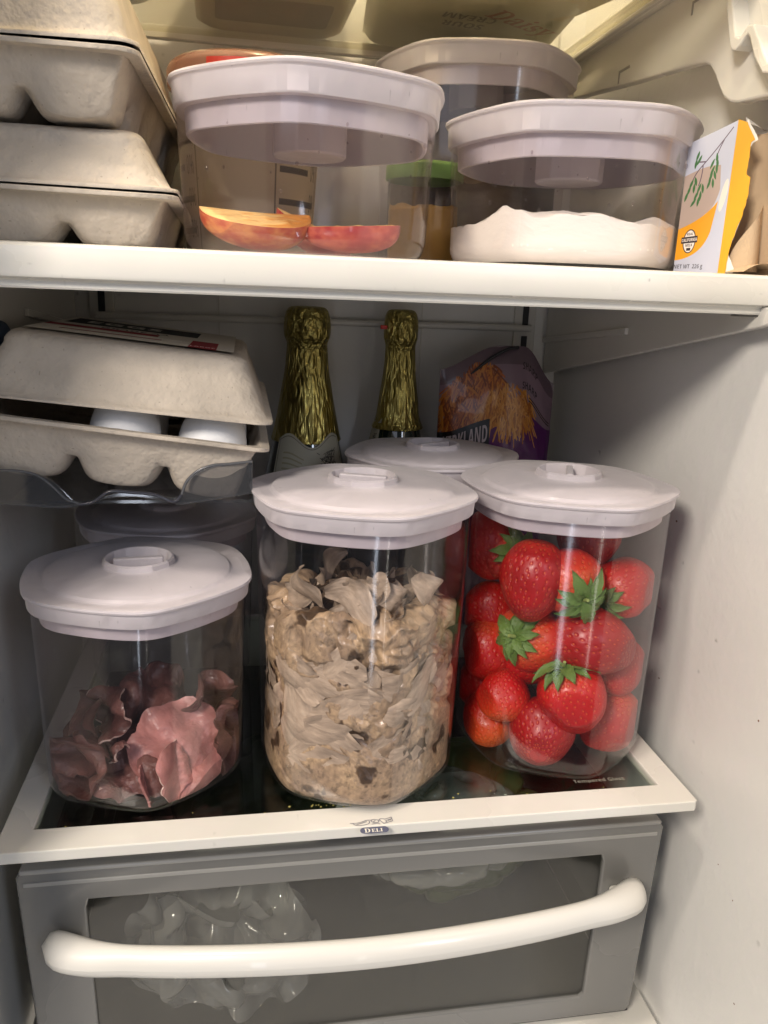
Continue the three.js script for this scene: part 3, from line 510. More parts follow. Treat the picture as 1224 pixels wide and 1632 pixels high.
// ---------------------------------------------------------------- upper shelf: apple slices, cream
{
  const skinTex = dataTex(256, (u, v) => { const a = tfbm(u * 1, v * 0.3, 12, 401, 4), k = ss(-0.5, 0.6, a + 0.1); return [mix(0.84, 0.72, k), mix(0.56, 0.32, k), mix(0.34, 0.24, k)]; }, true);
  const redTex = dataTex(256, (u, v) => { const a = tfbm(u, v * 0.3, 12, 411, 4), k = ss(-0.6, 0.6, a); return [mix(0.80, 0.66, k), mix(0.42, 0.22, k), mix(0.32, 0.22, k)]; }, true);
  const fleshTex = (brown) => dataTex(256, (u, v) => { const a = tfbm(u, v, 7, 421, 5), k = ss(0.48, 0.80, u + a * 0.35) * brown; return [mix(0.94, 0.82, k) + 0.06 * a, mix(0.78, 0.54, k) + 0.07 * a, mix(0.50, 0.24, k) + 0.05 * a]; }, true);
  const wedge = (name, label, pos, rot, R, len, half, skin, brown) => {   // a segment of an apple on its skin
    const t = thing(name, label, 'apple slice', pos); t.rotation.set(...rot);
    const prof = (u) => { const th = u * Math.PI; return [-Math.cos(th) * len * (1 - 0.06 * Math.sin(th)), R * Math.pow(Math.sin(th), 0.62) * (1 - 0.10 * Math.cos(th))]; };
    const core = (u) => 0.10 * Math.exp(-Math.pow((u - 0.5) / 0.25, 2));
    part('skin', grid(48, 20, (u, v) => { const [x, r] = prof(u), a = (v - 0.5) * 2 * half - Math.PI / 2; return [x, r * Math.sin(a), r * Math.cos(a)]; }), pm({ map: skin, roughness: 0.28, clearcoat: 0.4 }), t);
    for (const s of [-1, 1]) part('flesh', grid(60, 14, (u, v) => { const [x, r] = prof(u), a = s * half - Math.PI / 2, q = r * mix(core(u), 1, v), w = 0.0009 * fbm(x * 260, q * 260, s, 3) * Math.sin(Math.PI * v); return [x, q * Math.sin(a) + w, q * Math.cos(a) + w * s]; }), pm({ map: fleshTex(brown), roughness: 0.45, bumpMap: rep(T.meat, 2), bumpScale: 0.0006, clearcoat: 0.3 }), t);
    return t;
  };
  wedge('apple_slice', 'orange brown apple slice with flesh up, left in the wide canister', [-0.068, 0.3600, -0.066], [-0.62, 0.16, 0.10], 0.0215, 0.0315, 0.50, skinTex, 1);
  wedge('apple_slice', 'red skinned apple slice lying skin forward, right in the wide canister', [-0.0135, 0.3545, -0.066], [-0.95, -0.10, -0.05], 0.0165, 0.0285, 0.55, redTex, 0.6);
  wedge('apple_slice', 'apple slice lying behind the two front slices', [-0.03, 0.357, -0.110], [-0.7, 0.5, 0], 0.018, 0.028, 0.5, redTex, 0.8);
}
{
  const t = thing('whipped_cream', 'white lumpy cream filling the lower half of the right wide canister', 'cream');
  setSeed(88); const lumps = []; for (let i = 0; i < 26; i++) lumps.push([CB[0] + rr(-0.07, 0.07), CB[2] + rr(-0.02, 0.075), rr(-0.0015, 0.0028), rr(0.000012, 0.00006)]);
  const hgt = (x, z) => lumps.reduce((q, [a, b, k, w]) => q + k * Math.exp(-((x - a) ** 2 + (z - b) ** 2) / w), 0) + hgt0(x, z);
  const hgt0 = (x, z) => { const d = Math.hypot(x - CB[0], z - CB[2]); return 0.0270 + 0.003 * fbm(x * 45, z * 45, 2, 2) + 0.003 * Math.pow(Math.abs(fbm(x * 90 + 3, z * 90, 8, 3)), 0.7) + 0.0085 * Math.exp(-((x - 0.079) ** 2 + (z + 0.075) ** 2) / 0.00022) + 0.0045 * Math.exp(-((x - 0.125) ** 2 + (z + 0.07) ** 2) / 0.0009) + 0.0075 * Math.exp(-((x - 0.186) ** 2 + (z + 0.09) ** 2) / 0.0002) - 0.0015 * ss(0.055, 0.076, d); };
  const ins = (p) => { return inside(p, CB, R2, -0.0012, 0.0025, hexUp - 0.52); };
  part('mass', grid(150, 70, (u, v) => {
    const p = -u * 2 * Math.PI, w = v < 0.55 ? 1 : 1 - (v - 0.55) / 0.45, r = 0.0780 * w, x = CB[0] + r * Math.cos(p), z = CB[2] + r * Math.sin(p), h = hgt(x, z);
    const y = v < 0.55 ? 0.003 + (h - 0.003) * v / 0.55 : h;
    const d = v < 0.55 ? Math.max(0, 0.003 * fbm(Math.cos(p) * 5, y * 60, Math.sin(p) * 5, 2) - 0.0003) : 0;
    return ins([x - d * Math.cos(p), CB[1] + y, z - d * Math.sin(p)]);
  }, true), M.cream, t);
}
{
  const t = thing('dark_leftovers', 'dark brown food at the bottom of the taller rear canister', 'food');
  part('mass', grid(70, 30, (u, v) => { const p = -u * 2 * Math.PI, w = v < 0.5 ? 1 : 1 - (v - 0.5) / 0.5, h = 0.07 + 0.012 * fbm(Math.cos(p) * w * 4, Math.sin(p) * w * 4, 5, 3); return inside([CD[0] + 0.07 * w * Math.cos(p), CD[1] + (v < 0.5 ? 0.004 + h * v * 2 : h), CD[2] + 0.07 * w * Math.sin(p)], CD, R2, 0.0012, 0.004, 0.15); }, true), pm({ color: C(0.07, 0.05, 0.03), roughness: 0.6, bumpMap: T.meat, bumpScale: 0.003 }), t);
}

{
  setSeed(505);
  for (const [c, parentLabel, n] of [[CA, 'apple', 20], [CB, 'cream', 30]]) {
    const l = [];
    for (let i = 0; i < n; i++) { const p = Math.PI / 2 + rr(-1.2, 1.2), y = 0.3365 + rr(0.03, 0.066), q = rr(0.0004, 0.0011), r = 0.0755; l.push(new THREE.SphereGeometry(q, 8, 6).scale(1, rr(1, 1.7), 1).translate(c[0] + r * Math.cos(p), y, c[2] + r * Math.sin(p))); }
    const host = scene.children.find((o) => o.userData.label?.includes(parentLabel === 'apple' ? 'apple slices on the upper' : 'whipped cream on the upper'));
    const m = part('droplets', merge(l).applyMatrix4(new THREE.Matrix4().compose(host.position, host.quaternion, host.scale).invert()), pm({ color: C(0.9, 0.87, 0.88), roughness: 0.05, transmission: 1, ior: 1.4 }), host); m.userData.kind = 'stuff';
  }
}

// ---------------------------------------------------------------- egg cartons
function cupTray(nx, nz, pitch, depth, sad = 0.58) {               // pulp tray, rim at y = 0, cups hanging below
  const hx = nx * pitch / 2 + 0.003, hz = nz * pitch / 2 + 0.003;
  const h = (x, z) => {
    const e = Math.min(hx - Math.abs(x), hz - Math.abs(z)), edge = ss(0.0, 0.012, e);
    const gx = clamp(Math.round(x / pitch + (nx - 1) / 2), 0, nx - 1) - (nx - 1) / 2, gz = clamp(Math.round(z / pitch + (nz - 1) / 2), 0, nz - 1) - (nz - 1) / 2;
    const dx = (x - gx * pitch) / (pitch / 2), dz = (z - gz * pitch) / (pitch / 2), d = Math.pow(Math.pow(Math.abs(dx), 2.6) + Math.pow(Math.abs(dz), 2.6), 1 / 2.6);
    const cup = 1 - Math.pow(clamp((d - 0.42) / 0.62), 2.3), c = sad + (1 - sad) * ss(0, 1, cup);
    return -depth * edge * Math.max(c, sad * 0.9) + 0.0008 * fbm(x * 110, z * 110, 1, 3);
  };
  const warp = (t) => { const s = t * 2 - 1; return Math.sign(s) * (1 - Math.pow(1 - Math.abs(s), 1.25)); };
  return grid(nx * 34, nz * 30, (u, v) => { const x = warp(u) * hx, z = warp(v) * hz; return [x, h(x, z), z]; });
}
function pulpLid(hx, hz, hgt, s, flare = 0.011) {
  const L = [[hx + 0.0045, hz + 0.0045, 0.012, 0.0], [hx + 0.0048, hz + 0.0048, 0.012, 0.0018], [hx + 0.001, hz + 0.001, 0.012, 0.0030], [hx - 0.001, hz - 0.001, 0.012, 0.006]];
  for (let i = 1; i <= 8; i++) { const t = i / 8; L.push([hx - 0.001 - flare * t, hz - 0.001 - flare * t, 0.013, 0.006 + (hgt - 0.014) * t]); }
  for (let i = 1; i <= 5; i++) { const a = i / 5 * Math.PI / 2; L.push([hx - 0.001 - flare - 0.008 * (1 - Math.cos(a)), hz - 0.001 - flare - 0.008 * (1 - Math.cos(a)), 0.012, hgt - 0.008 + 0.008 * Math.sin(a)]); }
  for (let i = 1; i <= 6; i++) L.push([(hx - 0.009 - flare) * (1 - i / 6) + 1e-4, (hz - 0.009 - flare) * (1 - i / 6) + 1e-4, 0.01 * (1 - i / 6), hgt + 0.0004]);
  return rrLoft(L, 8, ([x, y, z]) => { const n = 0.0010 * fbm(x * 60 + s, y * 70, z * 70, 3), w = 0.0012 * fbm(x * 25 + s, 3, z * 25, 2); return [x + n, y + w * (y < 0.004 ? 1.4 : 1) + (y > hgt - 0.002 ? n : 0), z + n]; });
}
function pulpRim(hx, hz, s) { const a = roundedRect(hx + 0.005, hz + 0.005, 0.011, 8), b = roundedRect(hx - 0.0015, hz - 0.0015, 0.010, 8); return extrude(a, 0.0014, 0.0006, [b]).rotateX(-Math.PI / 2).translate(0, -0.002, 0); }
function addCarton(t, nx, nz, pitch, depth, hgt, s, lidRot, lidPos) {
  const hx = nx * pitch / 2 + 0.003, hz = nz * pitch / 2 + 0.003;
  const tray = part('cup_tray', boxUV(merge([cupTray(nx, nz, pitch, depth), mapGeo(pulpRim(hx, hz, s), ([x, y, z]) => [x, y + 0.0012 * fbm(x * 25 + s + 9, 5, z * 25, 2), z])]), 0.12), M.pulp, t);
  const m = part('carton_lid', boxUV(pulpLid(hx, hz, hgt, s), 0.12), M.pulp, t); m.rotation.set(...lidRot); m.position.set(...lidPos);
  return m;
}
{ // two stacked on the upper shelf, end on
  const a = thing('egg_carton', 'grey pulp egg carton standing directly on the upper shelf, lower of the stack', 'egg carton', [-0.171, 0.3635, -0.198], 0.02, 'egg cartons');
  addCarton(a, 2, 6, 0.0515, 0.0268, 0.0315, 3, [0, 0, 0], [0, 0.001, 0]);
  const b = thing('egg_carton', 'grey pulp egg carton resting on another one, cut off by the picture top', 'egg carton', [-0.181, 0.4290, -0.192], -0.02, 'egg cartons');
  addCarton(b, 2, 6, 0.0515, 0.031, 0.055, 8, [0, 0, 0], [0, 0.001, 0]);
}
{ // open carton on the smoky bin
  const ang = -0.128;
  const t = thing('egg_carton', 'open grey pulp egg carton with white eggs showing, tilted on the smoky bin', 'egg carton', [-0.1475, 0.2350, -0.175], 0.0, 'egg cartons');
  t.rotation.z = ang;
  const lid = addCarton(t, 3, 4, 0.0535, 0.0375, 0.0365, 15, [0, 0, 0.026], [0.0, 0.0125, 0]);
  const lab = canvasTex(512, 512, (g) => {
    g.fillStyle = '#cfc8bb'; g.fillRect(0, 0, 512, 512); g.fillStyle = '#1b1b1f'; g.fillRect(20, 60, 380, 180); g.fillStyle = '#8d1420'; g.fillRect(0, 300, 300, 60); g.fillRect(395, 330, 72, 182); g.fillRect(60, 420, 260, 16);
    g.fillStyle = '#ddd8cc'; g.font = 'bold 90px sans-serif'; g.fillText('EGGS', 60, 180); g.fillStyle = '#2a2a2a'; g.font = 'bold 40px sans-serif'; g.fillText('GRADE AA', 130, 290); g.fillStyle = '#ddd8cc'; g.fillRect(20, 380, 350, 30); g.fillStyle = '#f0e0dc'; g.font = 'bold 22px sans-serif'; g.fillText('LARGE', 396, 480);
  });
  part('paper_label', new THREE.PlaneGeometry(0.122, 0.17).rotateX(-Math.PI / 2).translate(0, 0.0382, 0.0), pm({ map: lab, roughness: 0.7 }), lid);
  const eggG = new THREE.LatheGeometry(arcPts(0, 0, 1, -Math.PI / 2, Math.PI / 2, 28).map(([x, y]) => new THREE.Vector2(Math.max(1e-4, x * 0.0215 * (1 - 0.10 * y)), y * 0.0285)), 36);
  const egg = (ix, iz, label) => {
    const e = thing('egg', label, 'egg', [0, 0, 0], 0, 'eggs in the open carton'); const m = new THREE.Mesh(eggG, M.egg); m.name = 'shell'; e.add(m);
    const p = new THREE.Vector3((ix - 1) * 0.0535, -0.0060, (1.5 - iz) * 0.0535).applyEuler(new THREE.Euler(0, 0, ang)).add(t.position); e.position.copy(p); e.rotation.set(0.1, 0, ang + 0.04);
  };
  egg(1, 0, 'white egg in the middle of the open carton front row'); egg(2, 0, 'white egg at the right end of the open carton front row');
  egg(2, 1, 'white egg in the second row behind the right front egg'); egg(1, 1, 'white egg in the second row behind the middle front egg');
}
{ // smoky bin under it
  const t = thing('clear_bin', 'smoky clear plastic bin with cut-out front under the open egg carton', 'bin');
  const zf = -0.0695, x0 = -0.2365, x1 = -0.0705, yb = 0.186;
  const s = new THREE.Shape(); s.moveTo(x0, yb + 0.004); s.lineTo(-0.190, yb); s.bezierCurveTo(-0.176, yb - 0.001, -0.172, yb + 0.002, -0.165, yb + 0.004); s.bezierCurveTo(-0.15, yb + 0.0085, -0.135, yb + 0.0075, -0.1155, yb + 0.0015); s.lineTo(-0.1125, yb + 0.0015); s.lineTo(x1, yb + 0.0085); s.lineTo(x1, 0.2148);
  s.lineTo(-0.085, 0.2130); s.bezierCurveTo(-0.100, 0.2125, -0.1105, 0.206, -0.1135, 0.194); s.bezierCurveTo(-0.118, 0.1895, -0.127, 0.1945, -0.142, 0.1957); s.bezierCurveTo(-0.156, 0.1968, -0.165, 0.189, -0.1735, 0.1885); s.bezierCurveTo(-0.180, 0.190, -0.183, 0.2065, -0.205, 0.2085); s.lineTo(x0, 0.209);
  part('front_panel', extrude(s, 0.0022, 0.0004).translate(0, 0, zf - 0.003), M.smoky, t);
  const rimLine = [[x0 + 0.002, 0.209], [-0.205, 0.2085], [-0.1955, 0.2055], [-0.188, 0.199], [-0.181, 0.1915], [-0.1735, 0.1885]], rimLine2 = [[-0.1135, 0.194], [-0.1105, 0.202], [-0.104, 0.2085], [-0.095, 0.2122], [-0.085, 0.2132], [x1, 0.2148]];
  for (const l of [rimLine, rimLine2]) part('front_edge', new THREE.TubeGeometry(new THREE.CatmullRomCurve3(l.map(([x, y]) => new THREE.Vector3(x, y, zf - 0.0012))), 30, 0.0009, 8), pm({ color: C(0.10, 0.10, 0.105), roughness: 0.15 }), t);
  const edge = [[-0.1135, 0.194], [-0.118, 0.1898], [-0.129, 0.1942], [-0.142, 0.1957], [-0.156, 0.1962], [-0.166, 0.1898], [-0.1735, 0.1885]].map(([x, y]) => new THREE.Vector3(x, y, zf));
  part('front_edge', new THREE.TubeGeometry(new THREE.CatmullRomCurve3(edge), 30, 0.0011, 8), pm({ color: C(0.03, 0.03, 0.04), roughness: 0.2 }), t);
  part('side_panel', box(x1 - 0.002, x1, yb + 0.0085, 0.2145, -0.27, zf - 0.003, 0.0005), M.smoky, t);
  part('side_panel', box(x0, x0 + 0.002, yb + 0.004, 0.209, -0.27, zf - 0.003, 0.0005), M.smoky, t);
  part('bottom_panel', box(x0, x1, yb + 0.002, yb + 0.004, -0.27, zf - 0.0035).applyMatrix4(new THREE.Matrix4()), M.smoky, t);
  part('rear_panel', box(x0, x1, yb + 0.004, 0.209, -0.272, -0.2705), M.smoky, t);
}
{
  const t = thing('navy_pouch', 'dark navy pouch at the left wall behind the open egg carton', 'pouch', [-0.227, 0.272, -0.10]);
  t.scale.setScalar(0.6);
  part('film', mapGeo(new RoundedBoxGeometry(0.038, 0.07, 0.06, 6, 0.012), ([x, y, z]) => [x + 0.004 * fbm(y * 60, z * 60, 1, 3), y + 0.004 * fbm(x * 60, z * 60, 2, 3), z]), M.navy, t);
}

// ---------------------------------------------------------------- bottles
function bottle(label, x, z, foilBottom, neck = 1) {
  const t = thing('foil_bottle', label, 'bottle', [x, 0, z], 0, 'bottles with gold foil necks');
  const P = (a) => a.map(([r, y]) => new THREE.Vector2(r * mix(1, neck, ss(0.14, 0.20, y)), y));
  part('glass_body', new THREE.LatheGeometry(P([[0.0001, 0.001], [0.034, 0.001], [0.0405, 0.004], [0.042, 0.010], [0.042, 0.118], [0.0405, 0.135], [0.0365, 0.158], [0.0310, 0.183], [0.0255, 0.206], [0.0200, 0.235]]), 48), M.bottle, t);
  const fp = [[0.0315, foilBottom], [0.0270, 0.206], [0.0232, 0.228], [0.0200, 0.246], [0.0185, 0.262], [0.0180, 0.270], [0.0186, 0.274], [0.0202, 0.278], [0.0206, 0.286], [0.0200, 0.294], [0.0185, 0.300], [0.0150, 0.3035], [0.0080, 0.3045], [0.0001, 0.3045]];
  if (foilBottom < 0.2) fp.unshift([0.0318, foilBottom - 0.002]);
  const curve = new THREE.SplineCurve(P(fp));
  const g = grid(90, 80, (u, v) => { const p = curve.getPoint(v), a = -u * 2 * Math.PI, k = 0.00035 * Math.abs(fbm(Math.cos(a) * 5 + x * 90, Math.sin(a) * 5, p.y * 55, 3)) * ss(0.001, 0.012, p.x) * 2; return [(p.x + 0.0005 + k) * Math.cos(a), p.y, (p.x + 0.0005 + k) * Math.sin(a)]; }, true);
  part('foil_wrap', g, M.foil, t);
  return t;
}
const b1 = bottle('gold foiled bottle with grey label under its neck, left of the pair', -0.018, -0.328, 0.186);
const b2 = bottle('gold foiled bottle with red tab at its cap, right of the pair', 0.069, -0.3295, 0.197, 0.74);
{
  const lt = canvasTex(512, 256, (g, w, h) => {
    g.fillStyle = '#a7a392'; g.fillRect(0, 0, w, h); g.strokeStyle = '#6d6a5e'; g.lineWidth = 5; g.strokeRect(14, 14, w - 28, h - 28); g.fillStyle = '#8f8a72'; for (let i = 0; i < 4; i++) g.fillRect(60, 90 + i * 26, 150 - i * 12, 8);
    g.strokeStyle = '#3a3a34'; g.lineWidth = 3; for (let i = 0; i < 40; i++) { g.beginPath(); g.moveTo(300 + (i * 37) % 150, 40 + (i * 53) % 160); g.lineTo(320 + (i * 41) % 140, 60 + (i * 29) % 160); g.stroke(); }
  });
  const lab = grid(40, 10, (u, v) => { const a = mix(2.5, 0.55, u), y = mix(0.146, 0.187 + 0.006 * Math.sin(u * 9), v), r = mix(0.0402, 0.0312, (y - 0.146) / 0.04) + 0.0012; return [r * Math.cos(a), y, r * Math.sin(a)]; });
  part('neck_label', lab, pm({ map: lt, roughness: 0.6 }), b1);
  part('neck_label', grid(20, 6, (u, v) => { const a = mix(3.5, 2.5, u), y = mix(0.168, 0.203 + 0.004 * Math.sin(u * 7), v), r = mix(0.0290, 0.0205, (y - 0.168) / 0.035) + 0.0012; return [r * Math.cos(a), y, r * Math.sin(a)]; }), pm({ map: lt, roughness: 0.6 }), b2);
  part('red_tab', box(-0.0205, -0.0145, 0.2865, 0.290, 0.004, 0.009, 0.0008), M.red, b2);
}
// shredded cheese bag
{
  const t = thing('cheese_bag', 'stand-up bag of orange shredded cheese with purple band in the dark corner', 'bag', [0.1575, 0.0, -0.305], -0.12);
  t.scale.set(0.86, 0.985, 0.9);
  const tex = canvasTex(768, 1024, (g, w, h) => {
    g.fillStyle = '#8d7c86'; g.fillRect(0, 0, w, h); g.fillStyle = '#6c5f66'; g.fillRect(0, 0, w, 60);
    setSeed(44); const strands = (n, x0, y0, sx, sy, cs) => { for (let i = 0; i < n; i++) { const a = rr(0, 6.28), q = Math.sqrt(rnd()), x = x0 + q * sx * Math.cos(a), y = y0 + q * sy * Math.sin(a), d = rr(-1.2, 1.2) + 1.57, l = rr(40, 110); g.strokeStyle = cs[Math.floor(rnd() * cs.length)]; g.lineWidth = rr(5, 10); g.lineCap = 'round'; g.beginPath(); g.moveTo(x, y); g.quadraticCurveTo(x + Math.cos(d) * l * 0.5 + rr(-14, 14), y + Math.sin(d) * l * 0.5, x + Math.cos(d) * l, y + Math.sin(d) * l); g.stroke(); } };
    strands(700, 210, 140, 200, 110, ['#b5651a', '#c4761f', '#8f4710', '#d08a2c', '#7d3c0c']); strands(420, 440, 200, 190, 75, ['#d9982f', '#c98524', '#e3ab4d', '#a96315']);
    g.fillStyle = '#5b1567'; g.beginPath(); g.moveTo(230, 300); g.lineTo(w, 185); g.lineTo(w, h); g.lineTo(230, h); g.fill();
    strands(160, 480, 220, 130, 30, ['#d9982f', '#c98524', '#e3ab4d', '#a96315']);
    g.fillStyle = '#0b0b0c'; g.fillRect(0, 240, 330, 100); g.fillStyle = '#c9c6c4'; g.font = 'bold 84px sans-serif'; g.fillText('KIRKLAND', 30, 318, 290); g.fillStyle = '#0b0b0c'; g.fillRect(0, 340, 230, 700);
    g.fillStyle = '#2c2428'; for (const y of [75, 140]) { g.font = 'bold 34px sans-serif'; g.fillText('SHARP', 540, y, 170); }
    g.fillStyle = '#3b2f20'; g.fillRect(590, 160, 160, 5); g.fillRect(590, 170, 160, 5);
  });
  const bag = grid(36, 44, (u, v) => { const x = (u - 0.5) * 0.125, top = 0.272 + 0.008 * Math.sin(u * 2.6) + (u > 0.55 ? -0.030 * ss(0.72, 1, u) : -0.016 * ss(0.5, 0, u)), y = 0.002 + v * (top - 0.002), b = 0.026 * Math.pow(Math.max(0, Math.sin(Math.PI * Math.min(1, v * 0.95 + 0.06))), 0.6) * Math.pow(Math.max(0, Math.sin(Math.PI * u)), 0.5); return [x, y, b + 0.003 * fbm(u * 8, v * 10, 2, 3)]; });
  const back = grid(36, 44, (u, v) => { const x = (0.5 - u) * 0.125, uu = 1 - u, top = 0.272 + 0.008 * Math.sin(uu * 2.6) + (uu > 0.55 ? -0.030 * ss(0.72, 1, uu) : -0.016 * ss(0.5, 0, uu)), y = 0.002 + v * (top - 0.002), b = -0.02 * Math.pow(Math.max(0, Math.sin(Math.PI * Math.min(1, v * 0.95 + 0.06))), 0.6) * Math.pow(Math.max(0, Math.sin(Math.PI * u)), 0.5); return [x, y, b]; });
  part('printed_front', bag, pm({ map: tex, color: C(0.85, 0.74, 0.80), roughness: 0.3, clearcoat: 0.4 }), t);
  part('back', back, pm({ color: C(0.25, 0.2, 0.22), roughness: 0.4 }), t);
  part('zip_strip', new THREE.TubeGeometry(new THREE.CatmullRomCurve3([[-0.030, 0.253, 0.006], [-0.012, 0.267, 0.008], [0.008, 0.277, 0.006], [0.020, 0.279, 0.003]].map((p) => new THREE.Vector3(...p))), 20, 0.0016, 8), M.dark, t);
}

// ---------------------------------------------------------------- torn carton at the right of the upper shelf
{
  const t = thing('torn_carton', 'torn white and yellow paper carton with leaf print beside the cream canister', 'carton');
  const face = canvasTex(640, 1024, (g, w, h) => {
    g.fillStyle = '#b9bbc9'; g.fillRect(0, 0, w, h);
    g.fillStyle = '#b09b8f'; g.beginPath(); g.moveTo(0, 300); g.quadraticCurveTo(300, 200, 520, 260); g.lineTo(545, 430); g.quadraticCurveTo(500, 600, 300, 655); g.lineTo(0, 700); g.fill();
    g.fillStyle = '#e29a12'; g.beginPath(); g.moveTo(0, 700); g.quadraticCurveTo(380, 650, 540, 510); g.lineTo(500, 720); g.quadraticCurveTo(440, 880, 220, 915); g.lineTo(0, 930); g.fill();
    g.strokeStyle = '#5d4a58'; g.lineWidth = 9; g.beginPath(); g.moveTo(600, 30); g.quadraticCurveTo(470, 120, 330, 220); g.moveTo(360, 195); g.lineTo(300, 180); g.moveTo(330, 220); g.quadraticCurveTo(270, 260, 250, 330); g.moveTo(340, 215); g.quadraticCurveTo(345, 300, 320, 360); g.moveTo(520, 90); g.quadraticCurveTo(470, 150, 460, 210); g.stroke();
    const leaf = (x, y, a, s) => { g.save(); g.translate(x, y); g.rotate(a); g.scale(s, s); g.beginPath(); g.moveTo(0, -26); g.quadraticCurveTo(16, 0, 0, 26); g.quadraticCurveTo(-16, 0, 0, -26); g.fill(); g.restore(); };
    g.fillStyle = '#3c6b3a'; for (const [x, y, a] of [[280, 130, 0.3], [300, 165, 0.5], [270, 185, 0.1], [470, 200, -0.2], [430, 230, 0.5], [480, 235, -0.3], [440, 280, 0.5], [480, 275, -0.2], [430, 325, 0.4], [470, 318, -0.4], [420, 370, 0.4], [460, 372, -0.2], [250, 330, 0.4], [290, 320, -0.3], [235, 375, 0.3], [280, 370, 0], [215, 420, 0.3], [330, 380, 0.4], [365, 390, -0.2], [310, 430, 0.5], [350, 440, 0], [290, 480, 0.7], [335, 480, 0.1]]) leaf(x, y, a, 1.5);
    g.fillStyle = '#2d2127'; g.beginPath(); g.ellipse(300, 775, 62, 92, 0, 0, 7); g.fill(); g.fillStyle = '#e9dfd6'; g.beginPath(); g.ellipse(300, 775, 54, 84, 0, 0, 7); g.fill();
    g.fillStyle = '#2d2127'; g.fillRect(222, 738, 156, 50); g.fillStyle = '#e9dfd6'; g.font = 'bold 34px sans-serif'; g.textAlign = 'center'; g.fillText('CALIFORNIA', 300, 775, 148); g.fillStyle = '#2d2127'; g.font = 'bold 28px sans-serif'; g.fillText('MILK', 300, 815); g.font = 'bold 26px sans-serif'; g.fillText('REAL', 300, 728); g.fillRect(280, 825, 40, 22);
    g.fillStyle = '#55555c'; g.font = 'bold 44px sans-serif'; g.textAlign = 'left'; g.fillText('8 OZ  NET WT  226 g', 60, 985, 480);
    g.fillStyle = '#d9d3c6'; g.beginPath(); g.ellipse(590, 480, 32, 110, 0.2, 0, 7); g.fill();
  });
  const y0 = 0.3370;
  const A = [0.196, -0.0765], B = [0.2135, -0.0545], Cc = [0.2205, -0.0465];
  const wall = (P, Q, y1a, y1b, nU = 10) => grid(nU, 12, (u, v) => [mix(P[0], Q[0], u), y0 + v * (mix(y1a, y1b, u) - y0), mix(P[1], Q[1], u) + 0.0015 * Math.sin(u * 3.1)]);
  part('printed_panel', wall(A, B, 0.4135, 0.4240), pm({ map: (face.repeat.set(0.72, 1), face.offset.set(0.28, 0), face), roughness: 0.5 }), t);
  // yellow edge strip with a torn right border
  const torn = (v) => 0.36 + 0.50 * ss(0.0, 0.62, v) + (v > 0.63 && v < 0.86 ? -0.16 : 0) - 0.42 * ss(0.86, 1.0, v) + 0.05 * noise(v * 8, 3, 1) + 0.025 * noise(v * 34, 8, 2);
  part('yellow_edge', grid(8, 60, (u, v) => { const k = u * torn(v) * 1.25; return [mix(B[0], Cc[0], k), y0 + v * (0.4245 - y0) + 0.002 * u * Math.sin(v * 11), mix(B[1], Cc[1], k)]; }), M.yellow, t);
  part('torn_fibre', grid(6, 60, (u, v) => { const k = (0.98 + u * (0.08 + 0.16 * noise(v * 9, 1, 7) + 0.9 * ss(0.16, 0.03, v))) * torn(v) * 1.25; return [mix(B[0], Cc[0], k), y0 + 0.0004 + v * (0.4235 - y0), mix(B[1], Cc[1], k) - 0.0008]; }), M.paper, t);
  const inner = new THREE.SplineCurve([[0.2125, -0.064], [0.220, -0.072], [0.230, -0.068], [0.2375, -0.055], [0.2385, -0.035], [0.2387, -0.020]].map((p) => new THREE.Vector2(...p)));
  part('inner_wall', grid(30, 10, (u, v) => { const p = inner.getPoint(u); return [p.x, y0 + v * (0.4205 + 0.0015 * Math.sin(u * 9) - 0.006 * ss(0.6, 1, u) - y0), p.y]; }), M.kraft, t);
  part('torn_flap', grid(24, 14, (u, v) => { const a = u * Math.PI; return [0.2185 + 0.019 * u, y0 + 0.0015 + (0.040 * Math.pow(u, 0.45) * v), -0.050 + 0.008 * Math.sin(a) - 0.004 * v]; }), M.kraft, t);
  part('floor_flap', grid(16, 8, (u, v) => [mix(0.2165, 0.2385, u), y0 + 0.001 + 0.005 * Math.sin(u * 2.6) * (1 - v * 0.3), mix(-0.032, -0.075, v)]), M.kraft, t);
  part('top_flap', grid(14, 6, (u, v) => [mix(0.2165, 0.2385, u), 0.4222 - 0.0012 * u * u + v * 0.0035 * (1 - u), -0.0505 - 0.012 * u - 0.002 * v]), M.paper, t);
}
